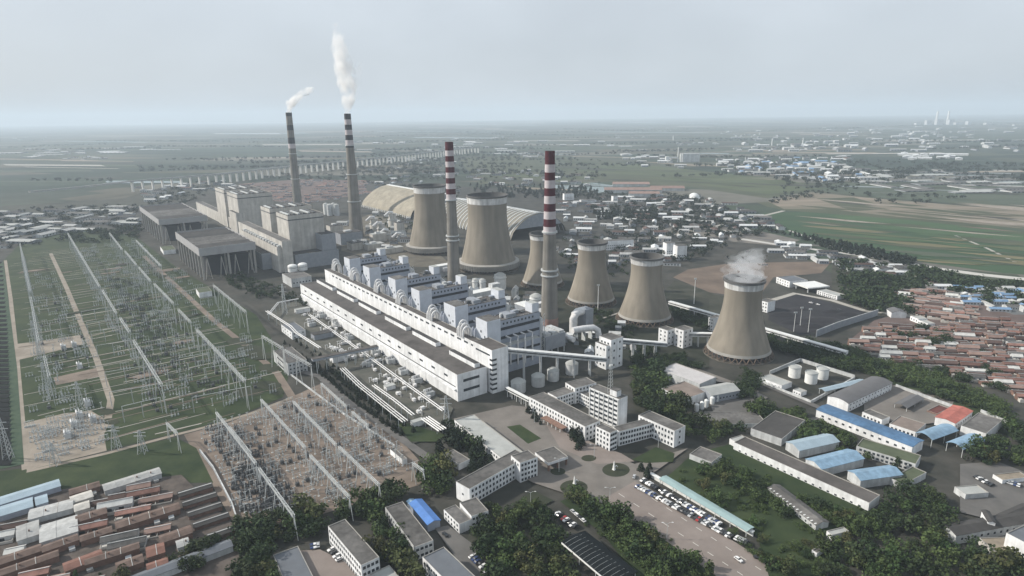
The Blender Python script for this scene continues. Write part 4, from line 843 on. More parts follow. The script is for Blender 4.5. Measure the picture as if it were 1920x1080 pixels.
bld('striped_shed', 'long shed with a striped ribbed roof sunk in the garden trees', 'shed', (1440,915), (1530,985), (1550,976), 4, PALE, RGREY, kind='gable', ab=(1,9,1,1.2))
T_ = [o for o in C.objects if o.name == 'striped_shed'][0]
for k in range(14): MB().box(-.3, T_['ly']*(k+.2)/14, 4.35, T_['lx']*.5, T_['ly']*(k+.45)/14, 4.6).build('roof_batten', TANK, T_)
bld('garden_hut', 'small pale hut at the lower end of the garden trees', 'hut', (1550,995), (1560,1003), (1585,990), 3.5, WHITE, RPALE)
bld('garden_hut', 'small white hut with a veranda at the bottom right of the avenue', 'hut', (1522,1031), (1532,1037), (1547,1029), 3.5, WHITE, RGREY)
# petrol station
bld('station_shop', 'white shop with a blue-grey roof left of the station canopy', 'shop', (1456,519), (1481,528), (1497,519), 8, WHITE, mat('bluish_roof', ()), ab=(2,5,1.5,1.5))
t, lx, ly = bld('station_canopy', 'flat white canopy of the filling station beside the coal yard', 'canopy', (1487,530), (1515,540), (1541,531), 7, TANK, TANK, z0=5.6, par=.2)
for q in ((3,3),(lx-3,3),(lx-3,ly-3),(3,ly-3)): MB().box(q[0]-.5,q[1]-.5,0,q[0]+.5,q[1]+.5,5.6).build('post', STEEL, t)
bld('station_office', 'low white office with a row of windows right of the station canopy', 'office', (1532,544), (1570,555), (1578,550), 5, WHITE, RPALE, ab=(2,9,1.5,1.2))
bld('road_house', 'grey-roofed shed with a white gable at the corner of the red-roofed village', 'shed', (1662,579), (1672,586), (1708,592), 6, WHITE, mat('slate_roof', ()), kind='gable')
bld('road_house', 'small white house with dark windows beside the red-roofed village', 'house', (1707,592), (1722,598), (1732,594), 5, WHITE, RPALE, ab=(1,3,1.2,1.5))
bld('road_house', 'low white house next to the other one beside the red-roofed village', 'house', (1720,599), (1740,607), (1746,603), 4, WHITE, RPALE, ab=(1,4,1.2,1.2))
# switchyard buildings
bld('control_house', 'two-storey pale house with a grey roof between the two switchyards', 'control building', (512,657), (539,682), (572,671), 11, PALE, RGREY, ab=[(2,1,18,1.4)], bc=(3,5,1.3,1.4))
bld('relay_house', 'small house with a blue-grey roof beside the pipe yard', 'control building', (527,608), (547,623), (566,613), 8, WHITE, mat('bluish_roof', ()), ab=(2,4,1.4,1.4), bc=(2,3,1.2,1.3))
bld('relay_house', 'small white-gabled hut by the switchyard road below the air coolers', 'hut', (367,541), (373,549), (394,542), 7, WHITE, mat('mossy_roof', ()))
bld('relay_house', 'tiny white hut with mossy roof beside the nearer air cooler', 'hut', (300,462), (306,470), (330,468), 7, WHITE, mat('mossy_roof', ()))

# ------------------------------------------------------------------ pipe yard: transformers, pipe racks, sheds
def rack(label, pts, z, n, pipes=3, r=.45, grp='pipe racks in front of the turbine hall'):
    P = [G(x, y, z) for x, y in pts]; o = Vector((P[0].x, P[0].y, 0)); t = thing('pipe_rack', label, 'pipe rack', o, 0, grp)
    P = [p-o for p in P]
    for k in range(pipes):
        pp = []
        for i, p in enumerate(P):
            d = P[min(i+1,len(P)-1)]-P[max(i-1,0)]; d.z = 0; d.normalize(); pp.append(p+Vector((-d.y,d.x,0))*(k-(pipes-1)/2)*2.0)
        MB().tube(pp, r, 8).build('pipe', PIPE, t, True)
    for i in range(len(P)-1):
        for k in range(n):
            e = P[i].lerp(P[i+1], (k+.5)/n); d = P[i+1]-P[i]; s = Vector((-d.y,d.x,0)).normalized(); f = MB()
            for u in (-2.2, 2.2): f.bar((e.x+s.x*u, e.y+s.y*u, 0), (e.x+s.x*u, e.y+s.y*u, z-r), .4)
            f.bar(e+s*2.3+Vector((0,0,-r-.2)), e-s*2.3+Vector((0,0,-r-.2)), .4); f.build('support', STEEL, t)
rack('longest white pipe rack running down to the round lawn below the turbine hall', [(642,690),(675,722),(760,790)], 8, 6, 3, .32)
rack('white pipe rack stepping round the upper end of the pipe yard', [(500,583),(545,612),(556,624),(600,652)], 8, 3, 2)
rack('white pipe rack turning the corner beside the blue-grey hut', [(503,590),(522,567),(560,560)], 8, 3, 2)
rack('pipe rack along the foot of the turbine hall', [(580,590),(680,660),(760,718),(832,770)], 6, 5, 2, .4)
rack('short white pipe rack crossing the lawn by the turbine hall end', [(797,783),(830,806)], 5, 3, 4, .5)
rack('white pipe rack beside the long coolant pipes in the middle of the pipe yard', [(700,722),(740,750),(775,778)], 6, 3, 2, .4)
q0, q1 = G(585,675,13), G(708,650,13)
t = thing('pipe_bridge', 'grey flat gallery crossing the pipe yard to the turbine hall', 'pipe bridge', (q0.x, q0.y, 0)); o = Vector((q0.x, q0.y, 0))
MB().bar(q0-o, q1-o, 6, 1.6).build('deck', GREYW, t); MB().bar(q0-o+Vector((0,0,1)), q1-o+Vector((0,0,1)), 5, .5).build('roof', RBROWN, t)
for k in range(7):
    e = (q0-o).lerp(q1-o, (k+.5)/7); f = MB()
    for u in (-2.2, 2.2): f.bar((e.x, e.y+u, 0), (e.x, e.y+u, 12.2), .5)
    f.build('trestle', STEEL, t)
for k, (px, py) in enumerate([(600,598),(625,612),(650,640),(700,668),(728,685),(752,706),(778,722),(800,748),(580,615),(690,690)]):
    t = thing('transformer', 'grey transformer with white pipes before the turbine hall, %s from the far end' % ORD[k], 'transformer', G(px, py), PLANT-R(90), 'transformers along the turbine hall')
    MB().box(0,0,.3,7,5,4.5).build('tank', PALE, t); 
    for i in range(3): MB().lathe([(.25,4.5),(.4,5.2),(.2,6.6)], 8, 1.5+i*2, 2.5).build('bushing', DSTEEL, t)
    MB().tube([(0,4.6,5.6),(7,4.6,5.6)], .7, 8).build('oil_tank', PIPE, t, True); MB().box(-1.5,-1,0,8.5,6,.3).build('pad', CONC, t)
    MB().box(7.1,.5,.5,8.2,4.5,3.8).build('radiator', GREYW, t); MB().bar((-4,2,0),(-4,2,6),.4).bar((-4,2,6),(2,2,6),.4).bar((2,2,6),(2,2,4.5),.3).build('bus_duct', PIPE, t)
for k, (px, py, L_, W_, h_) in enumerate([(556,590,16,6,5),(625,683,14,8,6),(733,645,18,4,5),(590,640,20,10,6),(770,640,14,3,4),(725,735,8,5,4),(775,803,9,4,4)]):
    boxy('pipe_yard_shed', ['white shed at the upper end of the pipe yard','pale teal shed beside the grey pipe gallery','long white screen wall shed below the hall','dark flat shed left of the grey pipe gallery','narrow white screen below the turbine hall','small white cabin in the middle of the pipe yard','small white cabin on the lawn by the works road'][k], 'shed', px, py, 0, [('wall', WHITE if k != 3 else GREYW, (0,0,0,L_,W_,h_)), ('roof', RPALE if k != 3 else RDARK, (-.3,-.3,h_,L_+.3,W_+.3,h_+.3)), ('door', DSTEEL, (-.1,W_*.3,0,0-.02,W_*.6,2.4))])

# ------------------------------------------------------------------ switchyard gantries, posts
def aframe(f, e, s, h, sp=2.6):
    f.bar((e.x+s.x*sp, e.y+s.y*sp, 0), (e.x, e.y, h), .36); f.bar((e.x-s.x*sp, e.y-s.y*sp, 0), (e.x, e.y, h), .36)
def gantry(label, p, q, h, n, grp, wide=1.5, name='gantry'):
    a, c = G(*p, h), G(*q, h); o = Vector((a.x, a.y, 0)); t = thing(name, label, 'gantry', o, 0, grp); a = a-o; c = c-o
    d = c-a; s = Vector((-d.y, d.x, 0)).normalized(); u = Vector((0,0,1)); f = MB()
    for k in (-1, 1): f.bar(a+s*k*wide/2, c+s*k*wide/2, .22); f.bar(a+s*k*wide/2-u*wide, c+s*k*wide/2-u*wide, .22)
    m_ = max(3, int(d.length/4))
    for i in range(m_):
        x0, x1 = a.lerp(c, i/m_), a.lerp(c, (i+1)/m_); k = 1 if i % 2 else -1
        f.bar(x0+s*k*wide/2, x1-s*k*wide/2, .16); f.bar(x0+s*wide/2-u*(wide if i % 2 else 0), x1+s*wide/2-u*(0 if i % 2 else wide), .16)
    f.build('beam', STEEL, t)
    for i in range(n):
        e = a.lerp(c, i/(n-1)) if n > 1 else a; g = MB(); aframe(g, e, d.normalized() if i in (0, n-1) else s, h-wide*.5); g.bar((e.x,e.y,h-.5),(e.x,e.y,h+2.5),.18); g.build('post', STEEL, t)
    for i in range(1, 3*(n-1)):
        if i % 3 == 0: continue
        e = a.lerp(c, i/(3*(n-1))); MB().lathe([(.22,h-5),(.3,h-3.4),(.18,h-1.6)], 6, e.x, e.y).build('insulator', GREYW, t)
GA = 'tall gantries in the green switchyard'; GB = 'gantries in the brown gravel switchyard'
rowsA = [('second row from the left', [((127,437),(187,537)),((192,543),(218,586)),((225,595),(243,622)),((250,637),(303,720))]),
         ('third row from the left', [((205,436),(229,467)),((234,470),(256,496)),((260,500),(282,526)),((289,531),(325,568)),((334,579),(357,603)),((368,616),(459,713))]),
         ('leftmost row', [((37,456),(56,545)),((57,556),(72,640)),((83,668),(92,706))]),
         ('row beside the air coolers', [((255,450),(302,498)),((400,534),(461,584)),((491,629),(530,652)),((532,655),(583,684))])]
for nm, segs in rowsA:
    for k, (p, q) in enumerate(segs):
        L_ = (G(*p,24)-G(*q,24)).length
        gantry('tall steel gantry, %s from the far end in the %s' % (ORD[k], nm), p, q, 24, max(2, int(L_/22)+1), GA)
for k, (p, q) in enumerate([((405,772),(480,868)),((485,876),(551,966)),((489,748),(572,838)),((550,752),(630,833)),((581,852),(655,931)),((602,718),(649,761)),((660,771),(690,798)),((635,836),(711,908)),((774,867),(794,882)),((312,792),(332,812)),((430,800),(470,850))]):
    L_ = (G(*p,14)-G(*q,14)).length
    gantry(['outermost steel gantry at the left edge of the brown gravel yard','gantry over the densest dark gear at the lower left of the gravel yard','gantry second from the left in the gravel yard, upper part','third gantry from the left in the gravel yard, upper part','third gantry from the left in the gravel yard, lower part','short gantry at the top of the gravel yard beside the road','short gantry at the right edge of the gravel yard over pale posts','rightmost long gantry in the lower gravel yard','tiny lone gantry at the right corner of the gravel yard','small gantry on the meadow left of the gravel yard','gantry over the upper left corner of the gravel yard'][k], p, q, 14, max(2, int(L_/13)+1), GB, 1.1)
portal = [((152,584),(200,577)),((162,605),(208,599)),((170,622),(218,615)),((180,648),(240,638)),((272,585),(323,580)),((283,600),(328,595)),((225,523),(250,519)),((237,538),(260,535)),((258,568),(308,560)),((335,671),(392,661)),((200,505),(225,500)),((196,698),(268,686)),((205,735),(285,722)),((228,762),(300,745)),((300,640),(350,630)),((375,560),(405,556)),((388,585),(415,580)),((385,690),(440,680)),((360,745),(470,724))]
for k, (p, q) in enumerate(portal):
    a, c = G(*p, 13), G(*q, 13); o = Vector((a.x, a.y, 0)); t = thing('busbar_portal', 'thin low busbar portal between the tall gantries, %s from the far left' % ORD[k], 'busbar', o, 0, 'busbar portals'); a -= o; c -= o
    MB().bar(a, c, .3).build('bar', STEEL, t)
    for e in (a, a.lerp(c, .5), c): MB().bar((e.x,e.y,0),(e.x,e.y,13),.34).build('post', STEEL, t)
# lattice towers on the meadow and by the solar field
def pylon(px, py, h, label, base=4.5):
    t = thing('lattice_tower', label, 'lattice tower', G(px, py)); f = MB()
    for s, u in ((-1,-1),(1,-1),(1,1),(-1,1)): f.bar((s*base/2,u*base/2,0),(s*.4,u*.4,h),.3)
    n = int(h/3)
    for k in range(n):
        z0, z1 = h*k/n, h*(k+1)/n; r0, r1 = base/2-(base/2-.4)*k/n, base/2-(base/2-.4)*(k+1)/n
        for (s,u),(s2,u2) in (((-1,-1),(1,-1)),((1,-1),(1,1)),((1,1),(-1,1)),((-1,1),(-1,-1))): f.bar((s*r0,u*r0,z0),(s2*r1,u2*r1,z1),.16)
    f.build('lattice', STEEL, t); g = MB()
    for z in (h*.75, h*.9): g.bar((-4,0,z),(4,0,z),.35)
    g.build('crossarm', STEEL, t)
for a in [(72,665,34,'tall lattice tower at the lower end of the leftmost gantry row'),(92,745,30,'lattice tower among the sandy strips left of the switchyard road'),(17,862,30,'lattice tower in front of the solar rows at the left edge'),(104,872,16,'small lattice tower on the edge of the sandy apron'),(152,765,22,'pointed lattice tower above the pale transformers'),(219,842,18,'lattice tower on the meadow left of the gravel yard'),(268,850,17,'lattice tower on the meadow nearest the gravel yard wall'),(838,800,24,'lattice mast by the end of the turbine hall'),(535,590,36,'tall lattice tower at the upper end of the pipe yard')]: pylon(*a)
# post insulators: shared mesh
pm = []
for h in (4.5, 6, 8):
    f = MB(); f.bar((0,0,0),(0,0,h*.55),.3); f.lathe([(.2,h*.55),(.34,h*.65),(.2,h*.75),(.34,h*.85),(.2,h)], 6); f.bar((-.9,0,h),(.9,0,h),.25); f.box(-.6,-.6,0,.6,.6,.3); pm.append(f.mesh('post_insulator', STEEL))
gm = MB(); gm.box(-1.2,-.8,.8,1.2,.8,2.4); gm.box(-1,-.6,0,-.7,.6,.8); gm.box(.7,-.6,0,1,.6,.8); gm.lathe([(.3,2.4),(.2,4.2)], 6, -.6, 0); gm.lathe([(.3,2.4),(.2,4.2)], 6, .6, 0)
gmesh = gm.mesh('switch_gear', DSTEEL)
def yardfill(poly, n, label, glabel, grp, dx, dy, gear=.3):
    W = [G(x, y) for x, y in poly]; P = [(w_.x, w_.y) for w_ in W]
    x0, x1, y0, y1 = min(p[0] for p in P), max(p[0] for p in P), min(p[1] for p in P), max(p[1] for p in P); pts = []
    ex, ey = E1, E2; cx, cy = (x0+x1)/2, (y0+y1)/2; R_ = max(x1-x0, y1-y0)
    i = -int(R_/dx)
    while i*dx < R_:
        j = -int(R_/dy)
        while j*dy < R_:
            p = Vector((cx, cy, 0)) + ex*(i*dx+rng.uniform(-1,1)) + ey*(j*dy+rng.uniform(-.6,.6))
            if inpoly(p.x, p.y, P) and not blocked(p.x, p.y): pts.append(p)
            j += 1
        i += 1
    rng.shuffle(pts)
    for p in pts[:n]:
        if rng.random() < gear: tag(link('switch_gear', gmesh, None, p, math.atan2(E2.y, E2.x)), glabel, 'switchgear', 'switchgear units')
        else: tag(link('post_insulator', pm[rng.randrange(3)], None, p, math.atan2(E2.y, E2.x)), label, 'insulator', grp)
yardfill([(370,812),(545,755),(600,730),(700,800),(780,880),(600,955),(550,975),(450,970)], 230, 'pale post insulator standing in the brown gravel switchyard', 'dark switchgear unit standing in the brown gravel switchyard', 'posts in the gravel yard', 10, 5.5, .3)
yardfill([(470,880),(490,880),(590,965),(550,975),(450,975),(430,880)], 70, 'pale post insulator standing in the brown gravel switchyard', 'dark switchgear unit in the dense lower left corner of the gravel yard', 'posts in the gravel yard', 4.5, 3.4, .8)
yardfill([(215,560),(330,590),(470,720),(520,740),(300,780),(230,700)], 110, 'pale post insulator standing in the green switchyard', 'dark switchgear unit standing in the green switchyard', 'posts in the green yard', 13, 9, .35)
yardfill([(70,560),(110,540),(200,700),(190,790),(100,800),(70,700)], 60, 'pale post insulator in the strip left of the switchyard road', 'dark switchgear unit in the strip left of the switchyard road', 'posts in the left strip', 12, 8, .35)
# the remaining posts of the yards read as one thicket
def restfill(name, poly, n, hr, M, w_=.22):
    W = [G(x, y) for x, y in poly]; P = [(q.x, q.y) for q in W]; f = MB(); k = 0
    x0, x1, y0, y1 = min(p[0] for p in P), max(p[0] for p in P), min(p[1] for p in P), max(p[1] for p in P)
    while k < n:
        x, y = rng.uniform(x0, x1), rng.uniform(y0, y1)
        if not inpoly(x, y, P) or blocked(x, y): continue
        h = rng.uniform(*hr); k += 1
        for i in range(3):
            p = Vector((x, y, 0)) + E2*(i*2.2-2.2); f.bar(p, p+Vector((0,0,h)), w_); f.box(p.x-.4,p.y-.4,0,p.x+.4,p.y+.4,h*.3)
        f.bar(Vector((x,y,h))-E2*2.6, Vector((x,y,h))+E2*2.6, w_*.8)
    struct(f.build(name, M), 'stuff')
restfill('post_thicket', [(370,812),(545,755),(600,730),(700,800),(780,880),(600,955),(550,975),(450,970)], 230, (3,6), STEEL)
restfill('gear_thicket', [(395,800),(430,792),(580,960),(540,985),(470,960)], 110, (2,4), DSTEEL, .5)
restfill('post_thicket', [(140,470),(250,450),(330,500),(470,620),(520,740),(300,790),(230,700)], 330, (4,8), STEEL)
restfill('gear_thicket', [(200,520),(250,520),(330,640),(440,740),(300,760),(250,640)], 120, (2,4), DSTEEL, .5)
restfill('post_thicket', [(60,520),(100,500),(200,700),(190,830),(70,860),(50,700)], 120, (3,6), STEEL)
restfill('post_thicket', [(50,800),(120,785),(205,790),(200,838),(55,872)], 60, (3,6), STEEL)
um = MB(); um.box(-2,-1.2,.2,1,1.2,2.2); um.tube([(1,0,1.2),(3,0,1.2),(3,0,4.2),(5.5,0,4.2)], .35, 8); um.tube([(-2,.6,1.6),(-3.4,.6,1.6),(-3.4,.6,.1)], .25, 6); um.box(4.8,-.2,0,5.2,.2,4)
umesh = um.mesh('pipe_unit', PIPE, True)
Wp = [G(x, y) for x, y in [(560,585),(600,585),(700,665),(835,770),(800,790),(720,735),(620,660)]]; Pp = [(q.x, q.y) for q in Wp]; k = 0
while k < 70:
    x, y = rng.uniform(min(q[0] for q in Pp), max(q[0] for q in Pp)), rng.uniform(min(q[1] for q in Pp), max(q[1] for q in Pp))
    if inpoly(x, y, Pp) and not blocked(x, y, 1): tag(link('pipe_unit', umesh, None, (x, y, .05+.004*NLAY[0]), PLANT-R(90)+rng.choice((0,1,2,3))*R(90)), 'small white pipe and pump unit in the crowded pipe yard before the turbine hall', 'pump unit', 'pump units in the pipe yard'); k += 1
for k, (px, py) in enumerate([(128,820),(140,800),(150,782),(165,760),(175,790),(120,655),(140,650),(150,690)]):
    t = thing('transformer', 'grey transformer on the sandy ground left of the switchyard, %s from the near end' % ORD[k], 'transformer', G(px, py), PLANT, 'transformers in the switchyard')
    MB().box(-3,-2,.3,3,2,4).build('tank', PALE, t); MB().box(-3.6,-2.4,0,3.6,2.4,.3).build('pad', CONC, t)
    for i in range(3): MB().lathe([(.3,4),(.45,5),(.2,6.4)], 8, -1.8+i*1.8, 0).build('bushing', TANK, t)
    MB().tube([(-3,1.6,5),(3,1.6,5)], .6, 8).build('oil_tank', PIPE, t, True)
# solar rows at the left edge
PANEL = mat('solar_panel', ())
for k in range(46):
    y = 494 + k*8.4; p1 = G(min(14, 4 + (y-494)*.08) + (y-600)*.03*(y > 600), y); L_ = 95
    t = tag(link('solar_row', None, None, p1), 'long dark row of tilted solar panels at the left edge', 'solar panels', 'solar rows')
    f = MB(); f.quad((-L_,-1.6,.8),(0,-1.6,.8),(0,1.6,2.6),(-L_,1.6,2.6)); f.quad((-L_,-1.6,.72),(-L_,1.6,2.52),(0,1.6,2.52),(0,-1.6,.72)); f.build('panel', PANEL, t)
    f = MB()
    for i in range(12): f.bar((-i*8-1,0,0),(-i*8-1,0,1.6),.2)
    f.build('support', DSTEEL, t)
# ------------------------------------------------------------------ village at the lower left
VL = [((-12,936),(-10,950),(116,919),'b','long pale blue shed with the meadow behind it'),((-5,952),(-5,970),(62,953),'b','pale blue-roofed shed cut by the left edge'),((66,933),(68,948),(90,943),'b','small square pale blue roof beside the pale blue shed'),
 ((57,956),(53,975),(136,952),'p','pale tin-roofed house behind the big grey tin roof'),((31,988),(32,1015),(74,1000),'p','square pale tin roof left of the big grey tin roof'),((76,986),(75,1018),(146,999),'p','big grey tin roof with a white front edge'),
 ((130,918),(131,928),(187,912),'t','brown-roofed house at the upper edge of the village'),((131,932),(135,944),(175,932),'w','bright cream-roofed house behind a brown one'),((139,947),(140,960),(168,953),'w','small cream house with a triangular gable'),
 ((142,968),(144,980),(201,964),'t','brown-roofed house right of the big grey tin roof'),((78,1024),(80,1036),(149,1019),'t','long brown roof under the big grey tin roof'),((150,1005),(151,1016),(210,995),'t','brown roof with a pale front edge in the middle of the village'),
 ((-8,1048),(-8,1062),(78,1037),'t','long red-brown roof running in from the left edge'),((-8,1071),(-8,1083),(110,1043),'t','red-brown roof nearest the lower left corner'),((216,979),(218,992),(340,962),'t','longest brown roof, in the middle of the village'),
 ((192,909),(196,921),(308,898),'p','grey roof at the top right of the village'),((118,1057),(122,1072),(196,1052),'r','orange-brown roof near the bottom edge'),((160,1048),(160,1060),(262,1035),'t','brown roof beside a round-topped dark tree'),
 ((274,1027),(276,1046),(309,1035),'r','bright red square roof at the bottom'),((275,1058),(277,1072),(316,1061),'r','red roof below the bright red square one'),((298,1005),(302,1019),(361,999),'t','tan-brown roof beside the dark sheds'),
 ((330,1015),(333,1028),(355,1021),'p','small pale hut under the tan-brown roof'),((217,1056),(220,1071),(270,1056),'t','brown roof left of the red ones'),((242,1082),(246,1097),(446,1042),'g','very long grey-blue roof along the bottom edge')]
for (A, B, Cc, k, lab) in VL:
    bld('village_house', lab + ', lower left village', 'house', A, B, Cc, 4.2, {'b':BLUEW,'p':PALE,'t':BRICK,'r':BRICK,'w':CREAM,'g':PALE}[k], {'b':mat('pale_blue_roof', ()),'p':RTIN,'t':mat('clay_roof', (.13,.093,.078), .95, .3, .25),'r':mat('orange_roof', (.18,.095,.074), .9, .2, .3),'w':CREAM,'g':mat('bluish_roof', ())}[k], kind='gable', ridge='x', rise=1.0, over=.3)
    if k in 'trp':
        o = [q for q in C.objects if q.name.startswith('village_house')][-1]; n_ = max(2, int(o['lx']/6.5))
        for i in range(1, n_):
            x_ = o['lx']*(i+rng.uniform(-.2,.2))/n_; MB().tube([(x_,-.3,4.4),(x_,o['ly']/2,5.4),(x_,o['ly']+.3,4.4)], .2, 5).build('roof_divider', RTIN if i % 2 else CREAM, o)
            if rng.random() < .6: MB().box(x_+1, o['ly']*.3, 4.4, x_+1.6, o['ly']*.3+.6, 6.1).build('chimney', BRICK, o)
            if rng.random() < .5: MB().box(x_+1.5, -3.2, 0, x_+4.2, -.05, 2.3).build('lean_to', rng.choice([RTIN, PALE, BRICK]), o)
for k, (B, Cc) in enumerate([((336,932),(398,911)),((344,950),(407,930)),((354,969),(416,949)),((364,990),(430,969)),((391,1011),(440,995)),((386,1036),(430,1022))]):
    A = (B[0]-3, B[1]-9); bld('barn', 'long dark low barn with a pale ridge beside the grey wall, %s from the top' % ORD[k], 'barn', A, B, Cc, 3, BRICK, RDARK, kind='gable', ridge='x', rise=.7, group='dark barns')
    o = C.objects[-1].parent or C.objects[-1]; o = [q for q in C.objects if q.name.startswith('barn')][-1]
    MB().box(0, o['ly']/2-.35, 3.8, o['lx'], o['ly']/2+.35, 4.1).build('ridge', RTIN, o)
rng.seed(11)
# rows that fill the lower left village are built with the other village homes below
# ------------------------------------------------------------------ red-roofed village on the right
def house_mesh(Lx, Wy, h, rise, wm, rm):
    f = MB(); hx, hy = Lx/2, Wy/2
    for s in (-1, 1): f.quad((-hx*1,s*hy,0),(hx,s*hy,0),(hx,s*hy,h),(-hx,s*hy,h)); f.poly([(s*hx,-hy,0),(s*hx,hy,0),(s*hx,hy,h),(s*hx,0,h+rise),(s*hx,-hy,h)])
    f.box(-hx*.5,-hy-.06,.9,-hx*.2,-hy-.01,2.2,1); f.box(hx*.2,-hy-.06,.9,hx*.5,-hy-.01,2.2,1)
    g = MB(); e = .4
    for s in (-1, 1):
        g.quad((-hx-e,s*(hy+e),h-.1),(hx+e,s*(hy+e),h-.1),(hx+e,0,h+rise+.15),(-hx-e,0,h+rise+.15)); g.quad((-hx-e,s*(hy+e),h-.3),(hx+e,s*(hy+e),h-.3),(hx+e,s*(hy+e),h-.1),(-hx-e,s*(hy+e),h-.1))
    g.bar((-hx-e,0,h+rise+.2),(hx+e,0,h+rise+.2),.5,.22,1)
    yd = 3.1
    for q in ((-hx,-hy-yd,-hx+.25,-hy),(hx-.25,-hy-yd,hx,-hy),(-hx,-hy-yd-.25,hx,-hy-yd),(-.1,-hy-yd,.12,-hy)): f.box(q[0],q[1],0,q[2],q[3],2.0,2)
    f.box(-hx*.9,-hy-yd,0,-hx*.55,-hy-yd+1.8,2.3,2); f.box(hx*.3,-hy-1.3,0,hx*.45,-hy-.2,1.0,1)
    return f.mesh('wall', [wm, GLASS, CREAM]), g.mesh('roof', [rm, RTIN])
ROOFS = {'clay red': mat('clay_red_roof', (.178,.098,.080), .95, .32, .25, objvar=.35), 'dusty pink': mat('dusty_pink_roof', (.225,.155,.132), .95, .2, .2, objvar=.2), 'dark brown': mat('dark_brown_roof', (.085,.056,.049), .95, .25, .2, objvar=.3), 'grey': RGREY, 'white tin': mat('white_tin_roof', (.52,.52,.50), .7, .15, .3)}
HM = {k: [house_mesh(L_, W_, 3.2, rs, BRICK if k not in ('grey', 'white tin') else PALE, m_) for L_, W_, rs in ((8,5,1.0),(12,5.2,1.1),(17,5.2,1.1))] for k, m_ in ROOFS.items()}
def village(poly, u0, u1, dv, n, place, weights, gap=2.5):
    W = [G(x, y) for x, y in poly]; P = [(w_.x, w_.y) for w_ in W]; a = G(*u0); c = G(*u1); u = (c-a).normalized(); v = Vector((-u.y, u.x, 0)); out_ = 0
    cands = []
    for i in range(-60, 60):
        s = -400 + rng.uniform(0, 10)
        while s < 400:
            k = rng.choices(list(ROOFS), weights)[0]; z = rng.choices((0,1,2), (3,4,3))[0]; L_ = (8,12,17)[z]
            p = a + u*(s+L_/2) + v*(i*dv + rng.uniform(-.6,.6))
            if inpoly(p.x, p.y, P) and not blocked(p.x, p.y, 5): cands.append((depth(p), p, k, z))
            s += L_ + rng.choice((.8, gap, gap, gap*2.5))
    cands.sort(key=lambda q: q[0])
    for d_, p, k, z in cands[:n]:
        t = thing('village_home', '%s %s-roofed home in %s' % (('small','medium','long')[z], k, place), 'house', p, math.atan2(u.y, u.x)+rng.uniform(-.02,.02), 'homes in ' + place)
        wme, rme = HM[k][z]; sz = (1, 1, rng.uniform(.75, 1.6)); link('wall', wme, t, None, 0, sz); link('roof', rme, t, None, 0, sz); addfoot([p-u*8-v*3, p+u*8-v*3, p+u*8+v*3, p-u*8+v*3])
village([(1605,652),(1640,612),(1700,612),(1760,618),(1830,600),(1960,612),(1960,790),(1890,735),(1800,712),(1660,678)], (1640,650), (1900,664), 8.8, 225, 'the red-roofed village at the right', (5,3,3.5,1.3,1.1))
village([(1680,508),(1740,520),(1790,555),(1840,590),(1790,606),(1700,592),(1690,560)], (1690,560), (1800,572), 8.6, 60, 'the upper corner of the red-roofed village', (5,4,2,.8,1))
village([(-40,985),(10,960),(130,935),(300,915),(345,990),(380,1040),(300,1110),(-60,1110)], (0,1000), (140,972), 8.2, 70, 'the lower left village', (3,3,2,1.5,1.5), 3)
# ------------------------------------------------------------------ far buildings
BX = {}
def far_mesh(kind, M1, M2):
    if (kind, M1.name, M2.name) not in BX:
        f = MB()
        if kind == 'flat':
            f.box(-.5,-.5,0,.5,.5,.94,0); f.box(-.48,-.48,.94,.48,.48,.97,1); f.box(-.2,-.2,.97,.1,.15,1.15,0)
            for k in range(5): f.box(-.42+k*.18,-.505,.35,-.34+k*.18,-.5,.7,2)
        else:
            f.box(-.5,-.5,0,.5,.5,.7,0)
            for s in (-1, 1): f.quad((-.52,s*.54,.68),(.52,s*.54,.68),(.52,0,1),(-.52,0,1),1); f.poly([(s*.5,-.5,.7),(s*.5,.5,.7),(s*.5,0,.98)],0)
            for k in range(5): f.box(-.42+k*.18,-.505,.2,-.34+k*.18,-.5,.5,2)
        BX[(kind, M1.name, M2.name)] = f.mesh('far_building', [M1, M2, GLASS])
    return BX[(kind, M1.name, M2.name)]
WT = mat('far_white_roof', (.56,.575,.58), .7, .1, .2); BLW = mat('far_blue_roof', (.16,.26,.40), .6, .2, .2)
def scatter(name, poly, n, sizes, pal, label, grp, kind='gable', cat='building', rz=None, hh=(4,8)):
    W = [G(x, y) for x, y in poly]; P = [(w_.x, w_.y) for w_ in W]; k = 0; tr = 0
    px0, px1, py0, py1 = min(p[0] for p in poly), max(p[0] for p in poly), min(p[1] for p in poly), max(p[1] for p in poly)
    while k < n and tr < n*60:
        tr += 1; p = G(rng.uniform(px0,px1), rng.uniform(py0,py1))
        lx, ly = rng.uniform(*sizes), rng.uniform(*sizes)*.45
        if not inpoly(p.x, p.y, P) or blocked(p.x, p.y, max(lx, ly)*.55): continue
        nm, M2 = rng.choice(pal); a = (R(-8)+rng.uniform(-.1,.1) if rz is None else rz+rng.uniform(-.06,.06)) + rng.choice((0, 0, R(90)))
        tag(link(name, far_mesh(kind, PALE if rng.random() < .6 else GREYW, M2), None, p, a, (lx, ly, rng.uniform(*hh))), '%s-roofed %s %s' % (nm, cat, label), cat, grp)
        r_ = max(lx, ly)*.5; addfoot([p+Vector((-r_,-r_*.6,0)), p+Vector((r_,-r_*.6,0)), p+Vector((r_,r_*.6,0)), p+Vector((-r_,r_*.6,0))]); k += 1
PALL = [('pale', RTIN), ('white', WT), ('grey', RGREY), ('dark', RDARK), ('brown', ROOFS['dark brown'])]
scatter('town_building', [(-20,400),(250,385),(262,420),(120,438),(-20,470)], 60, (20,60), [('pale', RTIN), ('grey', RPALE), ('pale', RPALE), ('dark', RDARK), ('grey', RGREY)], 'in the works town left of the air coolers', 'left town', cat='shed')
